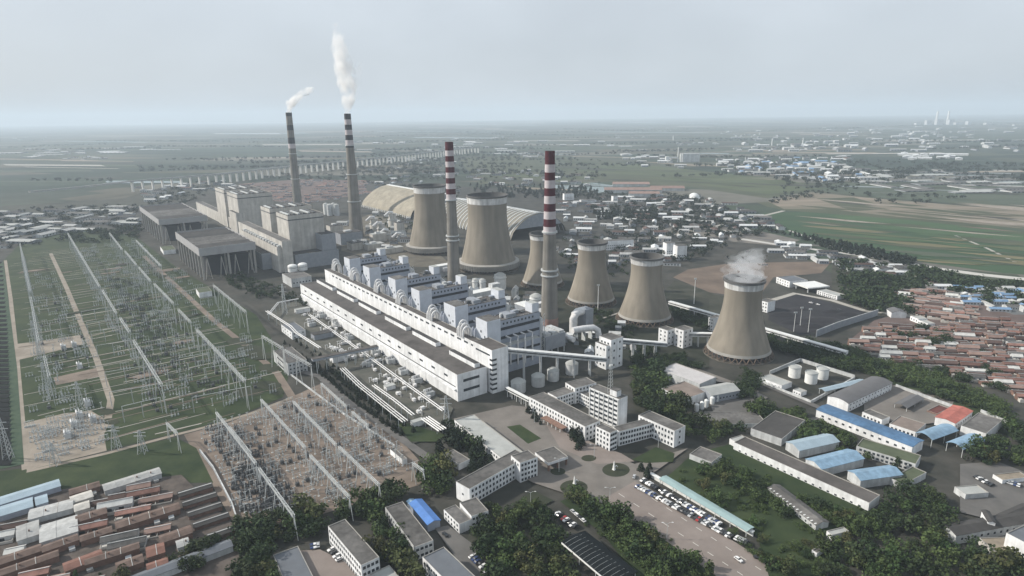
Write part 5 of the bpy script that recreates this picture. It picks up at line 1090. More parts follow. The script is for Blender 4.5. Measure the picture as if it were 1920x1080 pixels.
scatter('village_hut', [(440,362),(460,346),(560,337),(690,340),(690,366),(560,384)], 120, (14,26), [('pink', ROOFS['dusty pink']), ('red', ROOFS['clay red']), ('brown', ROOFS['dark brown'])], 'in the distant red village behind the chimneys', 'distant red village', cat='house', hh=(4,5))
scatter('roadside_building', [(1095,372),(1300,366),(1400,392),(1470,430),(1400,440),(1200,425),(1120,415)], 120, (14,40), PALL + [('pale', RTIN)], 'in the town behind the small cooling towers', 'town behind the towers', cat='building', hh=(4,9))
scatter('roadside_building', [(1130,420),(1330,428),(1400,440),(1310,470),(1260,500),(1180,500),(1140,470)], 55, (12,30), PALL, 'right of the ribbed coal shed', 'works right of the ribbed shed', cat='house', hh=(4,9))
scatter('factory_shed', [(1340,300),(1500,296),(1620,318),(1640,338),(1560,342),(1360,322)], 120, (18,60), [('white', WT), ('pale', RTIN), ('pale', RPALE), ('grey', RGREY), ('dark', RDARK), ('blue', BLW)], 'in the distant industrial strip at the right', 'distant industrial strip', cat='shed', hh=(7,14))
scatter('factory_shed', [(1690,289),(1795,290),(1800,300),(1692,299)], 16, (40,90), [('white', WT)], 'in the bright row of sheds far at the right', 'bright distant sheds', cat='shed', rz=R(60), hh=(9,14))
scatter('greenhouse', [(1600,322),(1780,318),(1900,345),(1910,362),(1700,362),(1640,350)], 34, (50,110), [('pale', RPALE), ('grey', RGREY), ('grey', RGREY)], 'among the distant fields at the right', 'distant greenhouses', cat='greenhouse', hh=(4,5), rz=R(4))
scatter('greenhouse', [(-20,300),(330,282),(330,272),(60,280),(-20,288)], 12, (80,220), [('pale', RTIN), ('white', WT)], 'in the haze at the far left', 'far left greenhouses', cat='greenhouse', hh=(5,8), rz=R(8))
scatter('distant_building', [(1360,245),(1900,232),(1930,285),(1400,285)], 110, (25,80), [('white', WT), ('pale', RTIN), ('grey', RPALE), ('dark', RGREY)], 'far across the plain at the right', 'buildings far across the plain', cat='building', hh=(8,18))
scatter('distant_building', [(600,262),(1180,262),(1180,300),(860,285),(600,290)], 32, (40,120), [('white', WT), ('pale', RTIN), ('grey', RPALE)], 'far across the plain behind the chimneys', 'buildings behind the chimneys', cat='building', hh=(6,14))
scatter('roadside_building', [(870,318),(1040,322),(1120,335),(1100,352),(900,350)], 42, (16,45), PALL, 'on the plain behind the largest cooling tower', 'buildings behind the largest tower', cat='building', hh=(5,10))
scatter('lakeside_house', [(1760,540),(1930,545),(1930,585),(1860,586),(1790,560)], 40, (10,22), [('pale', RTIN), ('blue', BLW), ('white', WT), ('grey', RGREY)], 'on the grey lot above the red-roofed village', 'houses on the grey lot', cat='house', hh=(4,6))
scatter('lakeside_house', [(1460,455),(1640,490),(1720,508),(1660,520),(1560,500),(1450,478)], 40, (12,30), PALL, 'along the highway above the filling station', 'houses along the highway', cat='house', hh=(4,7))
scatter('roadside_building', [(690,345),(770,338),(860,352),(860,372),(700,352)], 18, (16,40), PALL, 'beyond the tan coal shed', 'buildings beyond the tan shed', cat='building', hh=(5,9))
scatter('roadside_building', [(250,352),(420,340),(440,352),(280,380)], 26, (18,40), PALL, 'between the viaduct and the farther air cooler', 'buildings by the viaduct', cat='building', hh=(5,9))
scatter('roadside_building', [(560,345),(850,290),(850,330),(700,340)], 30, (16,40), PALL, 'at the foot of the viaduct behind the chimneys', 'buildings at the viaduct foot', cat='building', hh=(5,9))
scatter('roadside_building', [(1210,276),(1260,300),(1300,318),(1180,312),(1170,296)], 20, (20,50), [('white', WT), ('pale', RTIN)], 'around the far white plant with a slim chimney', 'sheds of the far white plant', cat='shed', hh=(6,14))
scatter('works_shed', [(960,425),(1060,440),(1130,430),(1200,470),(1180,500),(1060,500),(1040,470)], 26, (10,26), PALL, 'among the small cooling towers', 'sheds among the towers', cat='shed', hh=(4,9))
scatter('works_shed', [(700,375),(790,420),(760,470),(680,470),(640,420)], 22, (10,26), [('tan', RPALE), ('dark', RDARK), ('pale', RTIN)], 'before the tan coal shed', 'sheds before the tan coal shed', cat='shed', hh=(5,12))
scatter('works_shed', [(840,530),(1000,545),(1010,600),(960,590),(860,570)], 22, (8,20), [('white', WT), ('pale', RTIN), ('grey', RGREY)], 'between the boiler houses and the largest cooling tower', 'sheds behind the boilers', cat='shed', hh=(5,14))
scatter('works_shed', [(1060,620),(1120,600),(1180,600),(1230,620),(1220,660),(1150,680),(1060,660)], 16, (6,16), [('white', WT), ('pale', RTIN), ('dark', RDARK)], 'around the transfer house', 'sheds around the transfer house', cat='shed', hh=(3,7))
scatter('roadside_building', [(1035,378),(1100,372),(1125,425),(1075,440)], 22, (14,34), PALL, 'behind the nearest red and white chimney', 'buildings behind the nearest chimney', cat='building', hh=(5,9))
rv = random.Random(17)
for k in range(16):
    vx, vy = rv.uniform(0, 1850), rv.uniform(236, 300)
    scatter('hamlet_house', [(vx-40,vy-3),(vx+40,vy-4),(vx+50,vy+4),(vx-30,vy+4)], 9, (18,55), [('pale', RTIN), ('grey', RPALE), ('brown', ROOFS['dark brown']), ('white', WT)], 'in a small hamlet far out on the plain', 'hamlets on the plain', cat='house', hh=(5,9))
# single far landmarks
def landmark(name, label, cat, px, py, parts, rz=0, grp=None):
    t = thing(name, label, cat, G(px, py), rz, grp)
    for nm, M, fn in parts: f = MB(); fn(f); f.build(nm, M, t, False)
    return t
landmark('far_plant', 'far white factory hall with a slim chimney and pipes on the plain', 'factory', 1295, 304, [('hall', PALE, lambda f: f.box(-35,0,0,40,35,36)), ('silo', TANK, lambda f: f.lathe([(5,0),(5,38)], 12, -44, 5)), ('chimney', TANK, lambda f: f.lathe([(2.6,0),(2,66)], 10, -56, 10)), ('duct', TANK, lambda f: f.box(-110,5,18,-60,12,24)), ('side_tower', TANK, lambda f: f.box(-112,0,0,-98,14,26)), ('roof', RPALE, lambda f: f.box(-34,1,36,39,34,37))])
def rb(x0, y0, x1, y1, h): return [('wall', PALE, lambda f: f.box(x0,y0,0,x1,y1,h)), ('roof', ROOFS['dusty pink'], lambda f: (f.quad((x0-1,y0-1,h-.3),(x1+1,y0-1,h-.3),(x1,(y0+y1)/2,h+5),(x0,(y0+y1)/2,h+5)), f.quad((x0-1,y1+1,h-.3),(x0,(y0+y1)/2,h+5),(x1,(y0+y1)/2,h+5),(x1+1,y1+1,h-.3))))]
for a, lab in [((1160,362,-40,0,45,40,9),'left front'),((1200,362,-30,0,60,45,9),'middle'),((1180,350,-50,0,60,35,8),'rear left'),((1250,358,-45,0,50,40,8),'right'),((1215,370,-50,0,30,20,10),'front white-walled')]:
    landmark('school', '%s hall of the pink-roofed walled compound beyond the ribbed coal shed' % lab, 'hall', a[0], a[1], rb(*a[2:]), R(-8), 'pink-roofed compound')
landmark('dome', 'white domed tank beyond the pink-roofed compound', 'dome', 1301, 373, [('dome', TANK, lambda f: f.lathe([(15,0),(15,3),(12,10),(7,14),(.5,16)], 20))])
for px, py, lx, h, lab in [(1067,375,26,16,'white block behind the nearest red and white chimney'),(1154,380,12,16,'square white tower block behind the ribbed coal shed'),(1104,382,40,9,'white arcaded block behind the ribbed coal shed'),(1160,468,52,15,'long white three-storey block beside the small cooling towers'),(1257,480,14,20,'white workshop tower right of the long white block'),(1278,488,16,22,'grey and white boiler block right of the white workshop tower')]:
    landmark('town_block', lab, 'building', px, py, [('wall', WHITE, lambda f: f.box(-lx/2,0,0,lx/2,13,h)), ('roof', RGREY, lambda f: f.box(-lx/2+.4,.4,h,lx/2-.4,12.6,h+.4))] + [('window', GLASS, (lambda x_, z_: (lambda f: f.box(x_-.7,-.12,z_,x_+.7,-.02,z_+1.7)))(-lx/2+2+i*3.2, z_)) for i in range(int((lx-2)/3.2)) for z_ in (2.5, 6.5)], R(14))
# distant power plant on the horizon
for k, (px, r_, h, lab) in enumerate([(1755,13,190,'left slim chimney'),(1776,13,190,'right slim chimney')]):
    landmark('far_chimney', '%s of the hazy power plant on the right horizon' % lab, 'chimney', px, 233, [('shaft', TANK, lambda f: f.lathe([(r_*1.4,0),(r_,h)], 12))], 0, 'hazy far chimneys')
for k, (px, w_, h) in enumerate([(1742,70,60),(1762,90,75),(1784,70,70),(1800,120,30),(1818,50,45),(1722,60,26),(1855,90,26)]):
    landmark('far_block', 'pale block of the hazy power plant on the right horizon, %s from the left' % ORD[[2,3,4,5,6,1,7][k]-1], 'building', px, 234, [('body', PALE, lambda f: f.box(-w_/2,0,0,w_/2,60,h)), ('roof', RPALE, lambda f: f.box(-w_/2+2,2,h,w_/2-2,58,h+2))])
for px, py, h in [(1447,273,45),(1505,270,40),(1769,267,40),(1262,263,35)]:
    landmark('far_chimney', 'slim pale far chimney at the %s' % {1447:'middle right, leftmost of a pair',1505:'middle right, rightmost of a pair',1769:'far right plain below the hazy power plant',1262:'plain above the white factory'}[px], 'chimney', px, py, [('shaft', TANK, lambda f: f.lathe([(4,0),(3,h)], 8))], 0, 'slim far chimneys')
# ------------------------------------------------------------------ viaduct
vp = [G(x, y) + Vector((0,0,33)) for x, y in [(60,383),(160,372),(250,360),(330,352.5),(400,346),(480,336),(570,324.5),(640,317),(700,310.5),(770,302),(830,294),(870,289),(900,286.5)]]
o = Vector((vp[0].x, vp[0].y, 0)); t = thing('viaduct', 'long pale railway viaduct on many piers crossing the plain behind the power station', 'viaduct', o)
for a, c in zip(vp[:-1], vp[1:]): MB().bar(a-o, c-o, 11, 4).build('deck', RTIN, t); MB().bar(a-o+Vector((0,-5.2,2)), c-o+Vector((0,-5.2,2)), .4, 1.2).build('parapet', CONC, t)
tot = sum((c-a).length for a, c in zip(vp[:-1], vp[1:])); npier = 72; s_ = 0
pmesh = MB().box(-2.1,-4,0,2.1,4,29).box(-2.5,-5,29,2.5,5,31.6).mesh('pier', mat('pier_concrete', (.52,.52,.50), .9, .1, .1))
for k in range(npier):
    u = tot*(.115 + .885*(k+.5)/npier)
    for a, c in zip(vp[:-1], vp[1:]):
        if u <= (c-a).length: e = a.lerp(c, u/(c-a).length); link('pier', pmesh, t, (e.x-o.x, e.y-o.y, 0), math.atan2((c-a).y, (c-a).x)); break
        u -= (c-a).length
# ------------------------------------------------------------------ cars
CARC = {'white': (.7,.7,.7), 'silver': (.42,.43,.44), 'black': (.02,.02,.022), 'red': (.32,.03,.03), 'dark blue': (.03,.05,.13)}
def car(cn):
    P = mat('car_paint_' + cn.replace(' ', '_'), CARC[cn], .3, .03, 1, spec=.5); t = thing('parked_car', cn, 'car', (0,0,-50))
    b = MB(); pr = [(-2.2,.45),(-2.25,.85),(-1.9,1.0),(1.2,1.0),(2.15,.85),(2.25,.45)]
    for s in (-.85, .85): b.poly([(x,s,z) for x, z in pr])
    for (x0,z0),(x1,z1) in zip(pr, pr[1:]+pr[:1]): b.quad((x0,-.85,z0),(x1,-.85,z1),(x1,.85,z1),(x0,.85,z0))
    b.build('body', P, t); c = MB(); c.v = [(-1.75,-.78,1),(1.0,-.78,1),(1.0,.78,1),(-1.75,.78,1),(-1.35,-.65,1.44),(.35,-.65,1.44),(.35,.65,1.44),(-1.35,.65,1.44)]; c.f = [(0,1,5,4),(1,2,6,5),(2,3,7,6),(3,0,4,7)]; c.m = [0]*4; c.build('window_band', GLASS, t)
    MB().box(-1.36,-.66,1.43,.36,.66,1.48).build('roof', P, t)
    for x in (-1.35, 1.35):
        for y in (-.82, .82): f = MB(); f.tube([(x,y-.1,.32),(x,y+.1,.32)], .32, 10); f.build('wheel', DARKW, t)
    return t
CARS = {k: car(k) for k in CARC}; USED = set()
def park(px, py, ang, where, grp):
    cn = rng.choices(list(CARC), (3.2,2.4,4,.5,.8))[0]; lab = '%s car %s' % (cn, where); p = G(px, py); z = .05 + .004*NLAY[0] + .02
    if cn not in USED: USED.add(cn); t = CARS[cn]; t.location = (p.x, p.y, z); t.rotation_euler = (0,0,ang); t['label'] = lab; t['group'] = grp
    else: copy_thing(CARS[cn], (p.x, p.y, z), ang, lab, grp)
def carrow(x0, y0, x1, y1, n, perp, where, grp, skip=.08):
    a, c = G(x0, y0), G(x1, y1); an = math.atan2((c-a).y, (c-a).x) + (R(90) if perp else 0)
    for k in range(n):
        if rng.random() < skip: continue
        park(x0+(x1-x0)*(k+.5)/n, y0+(y1-y0)*(k+.5)/n, an + rng.uniform(-.04,.04) + (math.pi if rng.random() < .5 else 0), where, grp)
carrow(1203,903,1350,988,30, True, 'parked in the row along the white wall by the avenue', 'cars along the white wall')
carrow(1193,915,1372,1012,36, True, 'parked in the row at the edge of the avenue', 'cars along the avenue edge', .05)
carrow(1378,1012,1402,1023,4, True, 'parked at the lower end beyond the white wall', 'cars at the lower end of the car park')
carrow(1043,966,1080,993,9, True, 'parked at the upper end of the solar canopy', 'cars by the solar canopy')
carrow(1072,962,1095,982,4, False, 'parked beside the garden near the solar canopy', 'cars beside the garden')
carrow(884,1046,918,1078,7, True, 'parked in the short row by the bottom edge trees', 'cars by the bottom trees')
carrow(620,1032,640,1056,4, True, 'parked in the yard left of the white dormitory', 'cars in the dormitory yard')
carrow(582,1030,600,1026,3, True, 'parked in the shade at the top of the dormitory yard', 'cars in the shaded yard')
carrow(1828,897,1860,915,6, True, 'parked in the car park at the right', 'cars in the right car park')
carrow(1880,905,1912,915,5, True, 'parked near the right edge', 'cars near the right edge')
carrow(1500,565,1580,585,6, False, 'stopped on the road beside the coal yard', 'cars by the coal yard', .4)
carrow(1580,556,1650,572,5, False, 'stopped on the road past the filling station', 'cars past the filling station', .3)
park(1384,1054, math.atan2((G(1460,1110)-G(1384,1054)).y, (G(1460,1110)-G(1384,1054)).x), 'driving down the avenue', 'cars on the avenue'); park(1189,898, 1.2, 'waiting at the plaza corner', 'cars on the plaza'); park(1421,1051, -.6, 'standing by the roadside right of the avenue', 'cars on the verge'); park(835,1007, -.9, 'standing in the lane by the low white house', 'cars in the lane')
for k, c_ in list(CARS.items()):
    if k not in USED:
        for ch in list(c_.children): bpy.data.objects.remove(ch)
        bpy.data.objects.remove(c_)

# ------------------------------------------------------------------ trees
def leaf_mat(name, c0, c1, ov=.25):
    M = mat(name, c0, .75, scale=.35, col2=c1, objvar=ov, detail=3, spec=.15); return M
LEAF = [leaf_mat('leaves_dark', (.013,.023,.010), (.040,.060,.023)), leaf_mat('leaves_green', (.025,.045,.014), (.066,.10,.034)), leaf_mat('needles', (.010,.017,.011), (.024,.036,.021)), leaf_mat('leaves_far', (.012,.019,.013), (.030,.041,.026))]
rng.seed(5); nr = np.random.default_rng(4)
def crown_mesh(kind, M, n=520):
    vs_, fs_ = [], []
    if kind == 'broad': blobs = [(Vector((nr.normal(0,.24), nr.normal(0,.24), .58+nr.normal(0,.15))), nr.uniform(.15,.30)) for _ in range(11)]
    elif kind == 'poplar': blobs = [(Vector((nr.normal(0,.05), nr.normal(0,.05), .18+.75*k/10)), .15*(1-.55*abs(k/10-.35))) for k in range(11)]
    else: blobs = [(Vector((0, 0, .12+.83*k/9)), .24*(1-k/9.6)+.02) for k in range(10)]
    wt = np.array([b_[1]**2 for b_ in blobs]); wt /= wt.sum(); s0 = .044 if kind == 'broad' else .036
    for _ in range(n):
        c_, r_ = blobs[nr.choice(len(blobs), p=wt)]; d = Vector(nr.normal(0,1,3)).normalized(); p = c_ + d*r_*nr.uniform(.72,1.08)
        nrm = (d + Vector(nr.normal(0,.55,3))).normalized(); a = nrm.orthogonal().normalized(); b_ = nrm.cross(a); th = nr.uniform(0,6.28); a, b_ = a*math.cos(th)+b_*math.sin(th), b_*math.cos(th)-a*math.sin(th)
        s = s0*nr.uniform(.6,1.5); k = len(vs_); vs_ += [tuple(p-a*s-b_*s*.7), tuple(p+a*s-b_*s*.7), tuple(p+a*s*.8+b_*s*.8), tuple(p-a*s*.8+b_*s*.8)]; fs_.append((k,k+1,k+2,k+3))
    me = bpy.data.meshes.new('crown'); me.from_pydata(vs_, [], fs_); me.materials.append(M); me.update(); return me
def trunk_mesh(kind):
    f = MB(); f.tube([(0,0,0),(.004,.0,.2),(.0,.006,.5),(0,0,.8 if kind != 'broad' else .62)], [.03,.022,.014,.004] if kind == 'broad' else [.018,.014,.009,.003], 6)
    if kind == 'broad':
        for k in range(5): a = k*1.26; f.tube([(0,0,.26+.05*k),(math.cos(a)*.12,math.sin(a)*.12,.44+.05*k),(math.cos(a)*.2,math.sin(a)*.2,.6+.04*k)], [.013,.008,.003], 5)
    return f.mesh('trunk', BARK)
LEAF.append(leaf_mat('leaves_olive', (.035,.045,.016), (.085,.092,.036)))
PROTO = {('broad',4): [crown_mesh('broad', LEAF[4]) for _ in range(3)], ('poplar',1): [crown_mesh('poplar', LEAF[1], 330) for _ in range(2)], ('broad',0): [crown_mesh('broad', LEAF[0]) for _ in range(4)], ('broad',1): [crown_mesh('broad', LEAF[1]) for _ in range(4)], ('poplar',0): [crown_mesh('poplar', LEAF[0], 330) for _ in range(2)], ('conifer',2): [crown_mesh('conifer', LEAF[2], 330) for _ in range(2)]}
TRK = {k: trunk_mesh(k) for k in ('broad','poplar','conifer')}
NT = [0]
def tree(p, h, kind, leaf, label, grp, name='tree', wd=1):
    t = thing(name, label, 'tree', (p.x, p.y, .1), rng.uniform(0,6.28), grp); s = (h*wd, h*wd, h)
    c_ = link('crown', rng.choice(PROTO[(kind, leaf)]), t, None, 0, s); k = link('trunk', TRK[kind], t, None, 0, s); NT[0] += 1
MASS = []
def wood(poly, n, hr, kind, leaf, label, grp, name='tree', pad=2.5, sep=4.5, mass=0, wd=1.15):
    if name == 'tree' and n > 9: mass += n - int(n*.62); n = int(n*.62)
    W = [G(x, y) for x, y in poly]; P = [(w_.x, w_.y) for w_ in W]; got = []; tr = 0; lf0 = leaf
    x0, x1, y0, y1 = min(p[0] for p in P), max(p[0] for p in P), min(p[1] for p in P), max(p[1] for p in P)
    while len(got) < n + mass and tr < (n+mass)*40:
        tr += 1; p = Vector((rng.uniform(x0,x1), rng.uniform(y0,y1), 0))
        if not inpoly(p.x, p.y, P) or blocked(p.x, p.y, pad) or (len(got) < n and any((p-q).length < sep for q in got)): continue
        got.append(p); h = rng.uniform(*hr)
        leaf = lf0 if kind == 'conifer' or rng.random() < .68 else 1-lf0
        if len(got) <= n:
            kd, lf, ws = kind, leaf, wd*rng.uniform(.85, 1.15)
            if kind == 'broad':
                u_ = rng.random()
                if u_ < .14: kd, lf, ws = 'poplar', rng.choice((0,1)), 1.3
                elif u_ < .32: lf = 4
            tree(p, h*rng.choice((.6,.8,1,1,1.15)), kd, lf, label, grp, name, ws)
        else: MASS.append((p, h*rng.uniform(.6,.95), kind, leaf))
D_, G_ = 0, 1
def rowtrees(pts, n, hr, label, grp, off=4):
    P = [G(x, y) for x, y in pts]; tot = sum((c-a).length for a, c in zip(P, P[1:]))
    for s in (-1, 1):
        for k in range(n):
            u = tot*(k+.5)/n
            for a, c in zip(P, P[1:]):
                if u <= (c-a).length:
                    d = (c-a).normalized(); p = a.lerp(c, u/(c-a).length) + Vector((-d.y, d.x, 0))*s*off + Vector((rng.uniform(-1,1), rng.uniform(-1,1), 0))
                    if not blocked(p.x, p.y, .5): tree(p, rng.uniform(*hr), 'conifer', 2, label, grp, 'conifer', 1.25)
                    break
                u -= (c-a).length
rowtrees([(600,690),(660,742),(720,786),(768,818)], 26, (5,8), 'small dark conifer in the double row along the works road', 'conifers along the works road')
rowtrees([(540,640),(600,680),(640,712)], 9, (4,6), 'small dark conifer beside the house between the switchyards', 'conifers beside the control house', 6)
wood([(1062,935),(1100,930),(1140,955),(1235,1015),(1345,1090),(1230,1100),(1130,1000)], 46, (6,11), 'broad', G_, 'leafy green tree in the garden strip left of the avenue', 'trees left of the avenue', mass=30)
wood([(885,1000),(920,958),(990,952),(1050,1000),(1060,1100),(890,1100)], 50, (6,10.5), 'broad', D_, 'dark green tree in the wood at the bottom centre', 'trees in the bottom wood', mass=36)
wood([(690,965),(730,950),(770,1040),(780,1090),(730,1090),(690,1000)], 14, (8,13), 'broad', G_, 'bushy green tree between the white dormitory and the grey-roofed block', 'trees between the dormitories')
wood([(430,985),(520,985),(600,965),(690,935),(740,925),(745,945),(690,975),(620,980),(610,1000),(500,1030),(440,1020)], 34, (7,12), 'broad', D_, 'dark tree in the belt below the brown gravel switchyard', 'trees below the gravel yard', mass=30)
wood([(440,1020),(500,1030),(515,1110),(450,1110)], 13, (8,12), 'broad', D_, 'dark tree in the clump at the bottom left of the garage', 'trees left of the garage', mass=8)
wood([(800,870),(830,875),(850,905),(830,930),(795,925)], 11, (8,13), 'broad', D_, 'dark tree at the corner between the gravel yard and the near office', 'trees by the near office', mass=5)
wood([(830,800),(850,795),(905,845),(935,880),(880,890),(820,850)], 18, (8,15), 'conifer', 2, 'tall dark conifer in the grove left of the long pale-roofed building', 'conifers left of the plaza', 'conifer', wd=1.3, mass=6)
wood([(1270,890),(1300,890),(1420,960),(1450,1000),(1470,1080),(1530,1090),(1450,1090)], 10, (5,8), 'broad', G_, 'small green tree on the lawn right of the teal canopy', 'trees on the garden lawn')
wood([(1330,872),(1390,890),(1550,962),(1620,990),(1600,1010),(1480,975),(1380,922),(1300,890)], 48, (5.5,9), 'broad', G_, 'leafy tree in the garden below the long dark-roofed store', 'trees below the long store', mass=30)
wood([(1560,1000),(1660,960),(1700,900),(1760,930),(1770,1000),(1800,1050),(1740,1100),(1560,1100)], 62, (6,10.5), 'broad', D_, 'dark tree in the wood at the lower right', 'trees at the lower right', mass=14)
wood([(1440,1040),(1560,1010),(1580,1100),(1440,1100)], 16, (5,9), 'broad', G_, 'leafy tree round the veranda hut at the bottom right', 'trees round the veranda hut')
wood([(1820,1040),(1960,1045),(1960,1110),(1780,1110)], 12, (7,11), 'broad', D_, 'dark tree along the bottom right corner', 'trees in the bottom right corner', mass=10)
wood([(1575,668),(1650,695),(1740,725),(1900,785),(1900,800),(1830,770),(1740,742),(1640,705),(1580,690)], 36, (6,10), 'broad', G_, 'green tree in the belt between the depot wall and the red-roofed village', 'trees behind the depot', mass=60)
wood([(1790,845),(1870,830),(1900,800),(1960,830),(1960,890),(1830,870)], 22, (7,12), 'broad', D_, 'dark tree in the grove right of the arched blue canopies', 'trees right of the canopies', mass=20)
wood([(1390,790),(1440,770),(1500,780),(1600,835),(1700,885),(1690,900),(1600,850),(1500,850),(1470,820),(1420,830)], 30, (6,10), 'broad', G_, 'leafy tree among the sheds below the blue-roofed shed', 'trees among the sheds', mass=16)
wood([(1190,700),(1235,700),(1245,745),(1290,770),(1300,830),(1260,790),(1190,775)], 30, (8,13), 'broad', D_, 'dark tree in the grove right of the office tower', 'trees right of the office tower', mass=30)
wood([(1300,800),(1400,775),(1440,760),(1450,780),(1380,815),(1310,835)], 14, (7,11), 'broad', D_, 'dark tree beside the low grey store', 'trees by the low store', mass=10)
wood([(560,632),(610,672),(700,745),(760,805),(750,810),(690,760),(600,690)], 26, (4,6), 'conifer', 2, 'small dark conifer in the row along the works road', 'conifers along the works road', 'conifer', pad=1, wd=1.3)
wood([(1064,808),(1076,805),(1098,830),(1085,845)], 6, (8,11), 'conifer', 2, 'dark conifer against the long white office wing', 'conifers at the office wing', 'conifer', pad=.5, sep=2.5, wd=1.2)
wood([(1195,880),(1215,878),(1235,895),(1210,898)], 5, (6,8), 'conifer', 2, 'dark conifer at the plaza end of the white wall', 'conifers at the wall end', 'conifer', pad=.5, sep=2.5, wd=1.3)
wood([(985,772),(1010,770),(1030,800),(1005,800)], 6, (5,8), 'conifer', 2, 'dark conifer by the footbridge end of the office wing', 'conifers by the footbridge', 'conifer', pad=.5, sep=2.5, wd=1.3)
wood([(240,1060),(120,1070),(70,1085),(230,1100)], 3, (5,7), 'broad', D_, 'round dark tree among the lower left village roofs', 'trees in the lower left village', pad=.5)
wood([(315,1030),(400,1020),(400,1070),(320,1075)], 8, (6,9), 'broad', D_, 'dark tree beside the dark barns', 'trees by the dark barns', pad=.5)
# the rest reads as one mass of foliage
def massfill(poly, n, hr, kind='broad', leaf=3, pad=1.5):
    W = [G(x, y) for x, y in poly]; P = [(w_.x, w_.y) for w_ in W]; k = tr = 0
    px0, px1, py0, py1 = min(p[0] for p in poly), max(p[0] for p in poly), min(p[1] for p in poly), max(p[1] for p in poly)
    while k < n and tr < n*20:
        tr += 1; p = G(rng.uniform(px0,px1), rng.uniform(py0,py1))
        if inpoly(p.x, p.y, P) and not blocked(p.x, p.y, pad): MASS.append((p, rng.uniform(*hr), kind, leaf)); k += 1
massfill([(950,440),(1130,440),(1200,480),(1180,520),(1060,520),(1050,450)], 60, (4,8), leaf=0)
massfill([(690,400),(780,412),(790,440),(740,440)], 30, (4,8), leaf=0)
massfill([(1095,362),(1300,366),(1480,440),(1400,445),(1180,425),(1110,400)], 330, (6,12))
massfill([(1110,395),(1240,400),(1230,415),(1120,412)], 130, (9,15), 'poplar')
massfill([(1130,420),(1330,428),(1420,445),(1260,500),(1150,480)], 120, (6,10))
massfill([(880,348),(1120,352),(1120,372),(900,372)], 170, (10,18), 'poplar')
massfill([(1480,440),(1640,470),(1720,492),(1700,500),(1560,470)], 200, (6,13), 'poplar')
massfill([(1560,490),(1660,495),(1720,520),(1760,560),(1690,600),(1590,570)], 170, (7,12), leaf=0)
massfill([(1700,505),(1790,520),(1800,545),(1740,530)], 70, (8,13), leaf=0)
massfill([(1760,520),(1960,540),(1960,590),(1880,580),(1780,550)], 150, (6,11), leaf=0)
massfill([(1650,640),(1700,615),(1790,625),(1780,650),(1700,655)], 30, (6,11), leaf=0)
massfill([(1610,640),(1900,655),(1900,740),(1700,690)], 40, (4,7), leaf=0)
massfill([(1410,650),(1500,672),(1590,700),(1600,680),(1560,650),(1440,632)], 130, (5,9), leaf=0)
massfill([(1255,572),(1340,600),(1330,620),(1262,600)], 50, (4,7), leaf=0)
massfill([(1560,650),(1720,690),(1900,770),(1860,780),(1700,720),(1580,680)], 170, (4,7), leaf=1)
massfill([(-20,395),(260,385),(330,345),(430,340),(260,440),(-20,470)], 260, (6,11))
massfill([(120,440),(260,430),(270,450),(150,460)], 60, (7,12), leaf=0)
massfill([(470,335),(700,300),(860,290),(860,335),(700,345)], 200, (7,12))
massfill([(690,345),(860,352),(860,372),(720,352)], 50, (7,12))
massfill([(870,300),(1130,300),(1130,345),(900,345)], 90, (6,12))
massfill([(1330,300),(1650,300),(1800,300),(1800,325),(1640,345),(1480,345)], 200, (8,14))
massfill([(1470,345),(1640,330),(1660,345),(1440,385)], 90, (6,10))
massfill([(1100,575),(1200,600),(1180,640),(1120,610)], 60, (3,6), leaf=0)
massfill([(1180,640),(1330,690),(1300,700),(1190,690)], 60, (4,8), leaf=0)
massfill([(480,560),(520,560),(620,590),(560,560),(500,530)], 30, (4,8), leaf=0)
massfill([(390,500),(500,530),(490,560),(440,540)], 50, (4,8), leaf=0)
massfill([(1395,690),(1430,720),(1400,760),(1370,740)], 25, (5,9), leaf=0)
massfill([(1240,870),(1650,960),(1600,1080),(1440,1080)], 70, (2,4), leaf=1)
massfill([(1040,905),(1240,1000),(1350,1090),(1230,1090),(1100,990)], 60, (1.5,3), leaf=1)
rl = random.Random(3)
for _ in range(95):          # field-edge tree lines on the far plain
    y0 = rl.uniform(228, 345) if rl.random() < .75 else rl.uniform(300, 400); x0 = rl.uniform(-20, 1900); L_ = rl.uniform(80, 420); sl_ = rl.uniform(-.04, .03)
    a, c = G(x0, y0), G(x0+L_, max(226, y0+L_*sl_)); n_ = int(min(90, (c-a).length/22))
    if (y0 > 335 and 250 < x0+L_ and x0 < 1500) or (a-c).length > 6000: continue
    for i in range(n_):
        q = a.lerp(c, (i+rl.random())/max(1, n_)) + Vector((rl.gauss(0,8), rl.gauss(0,8), 0))
        if not blocked(q.x, q.y, 2): MASS.append((q, rl.uniform(9,16), 'broad', 3))
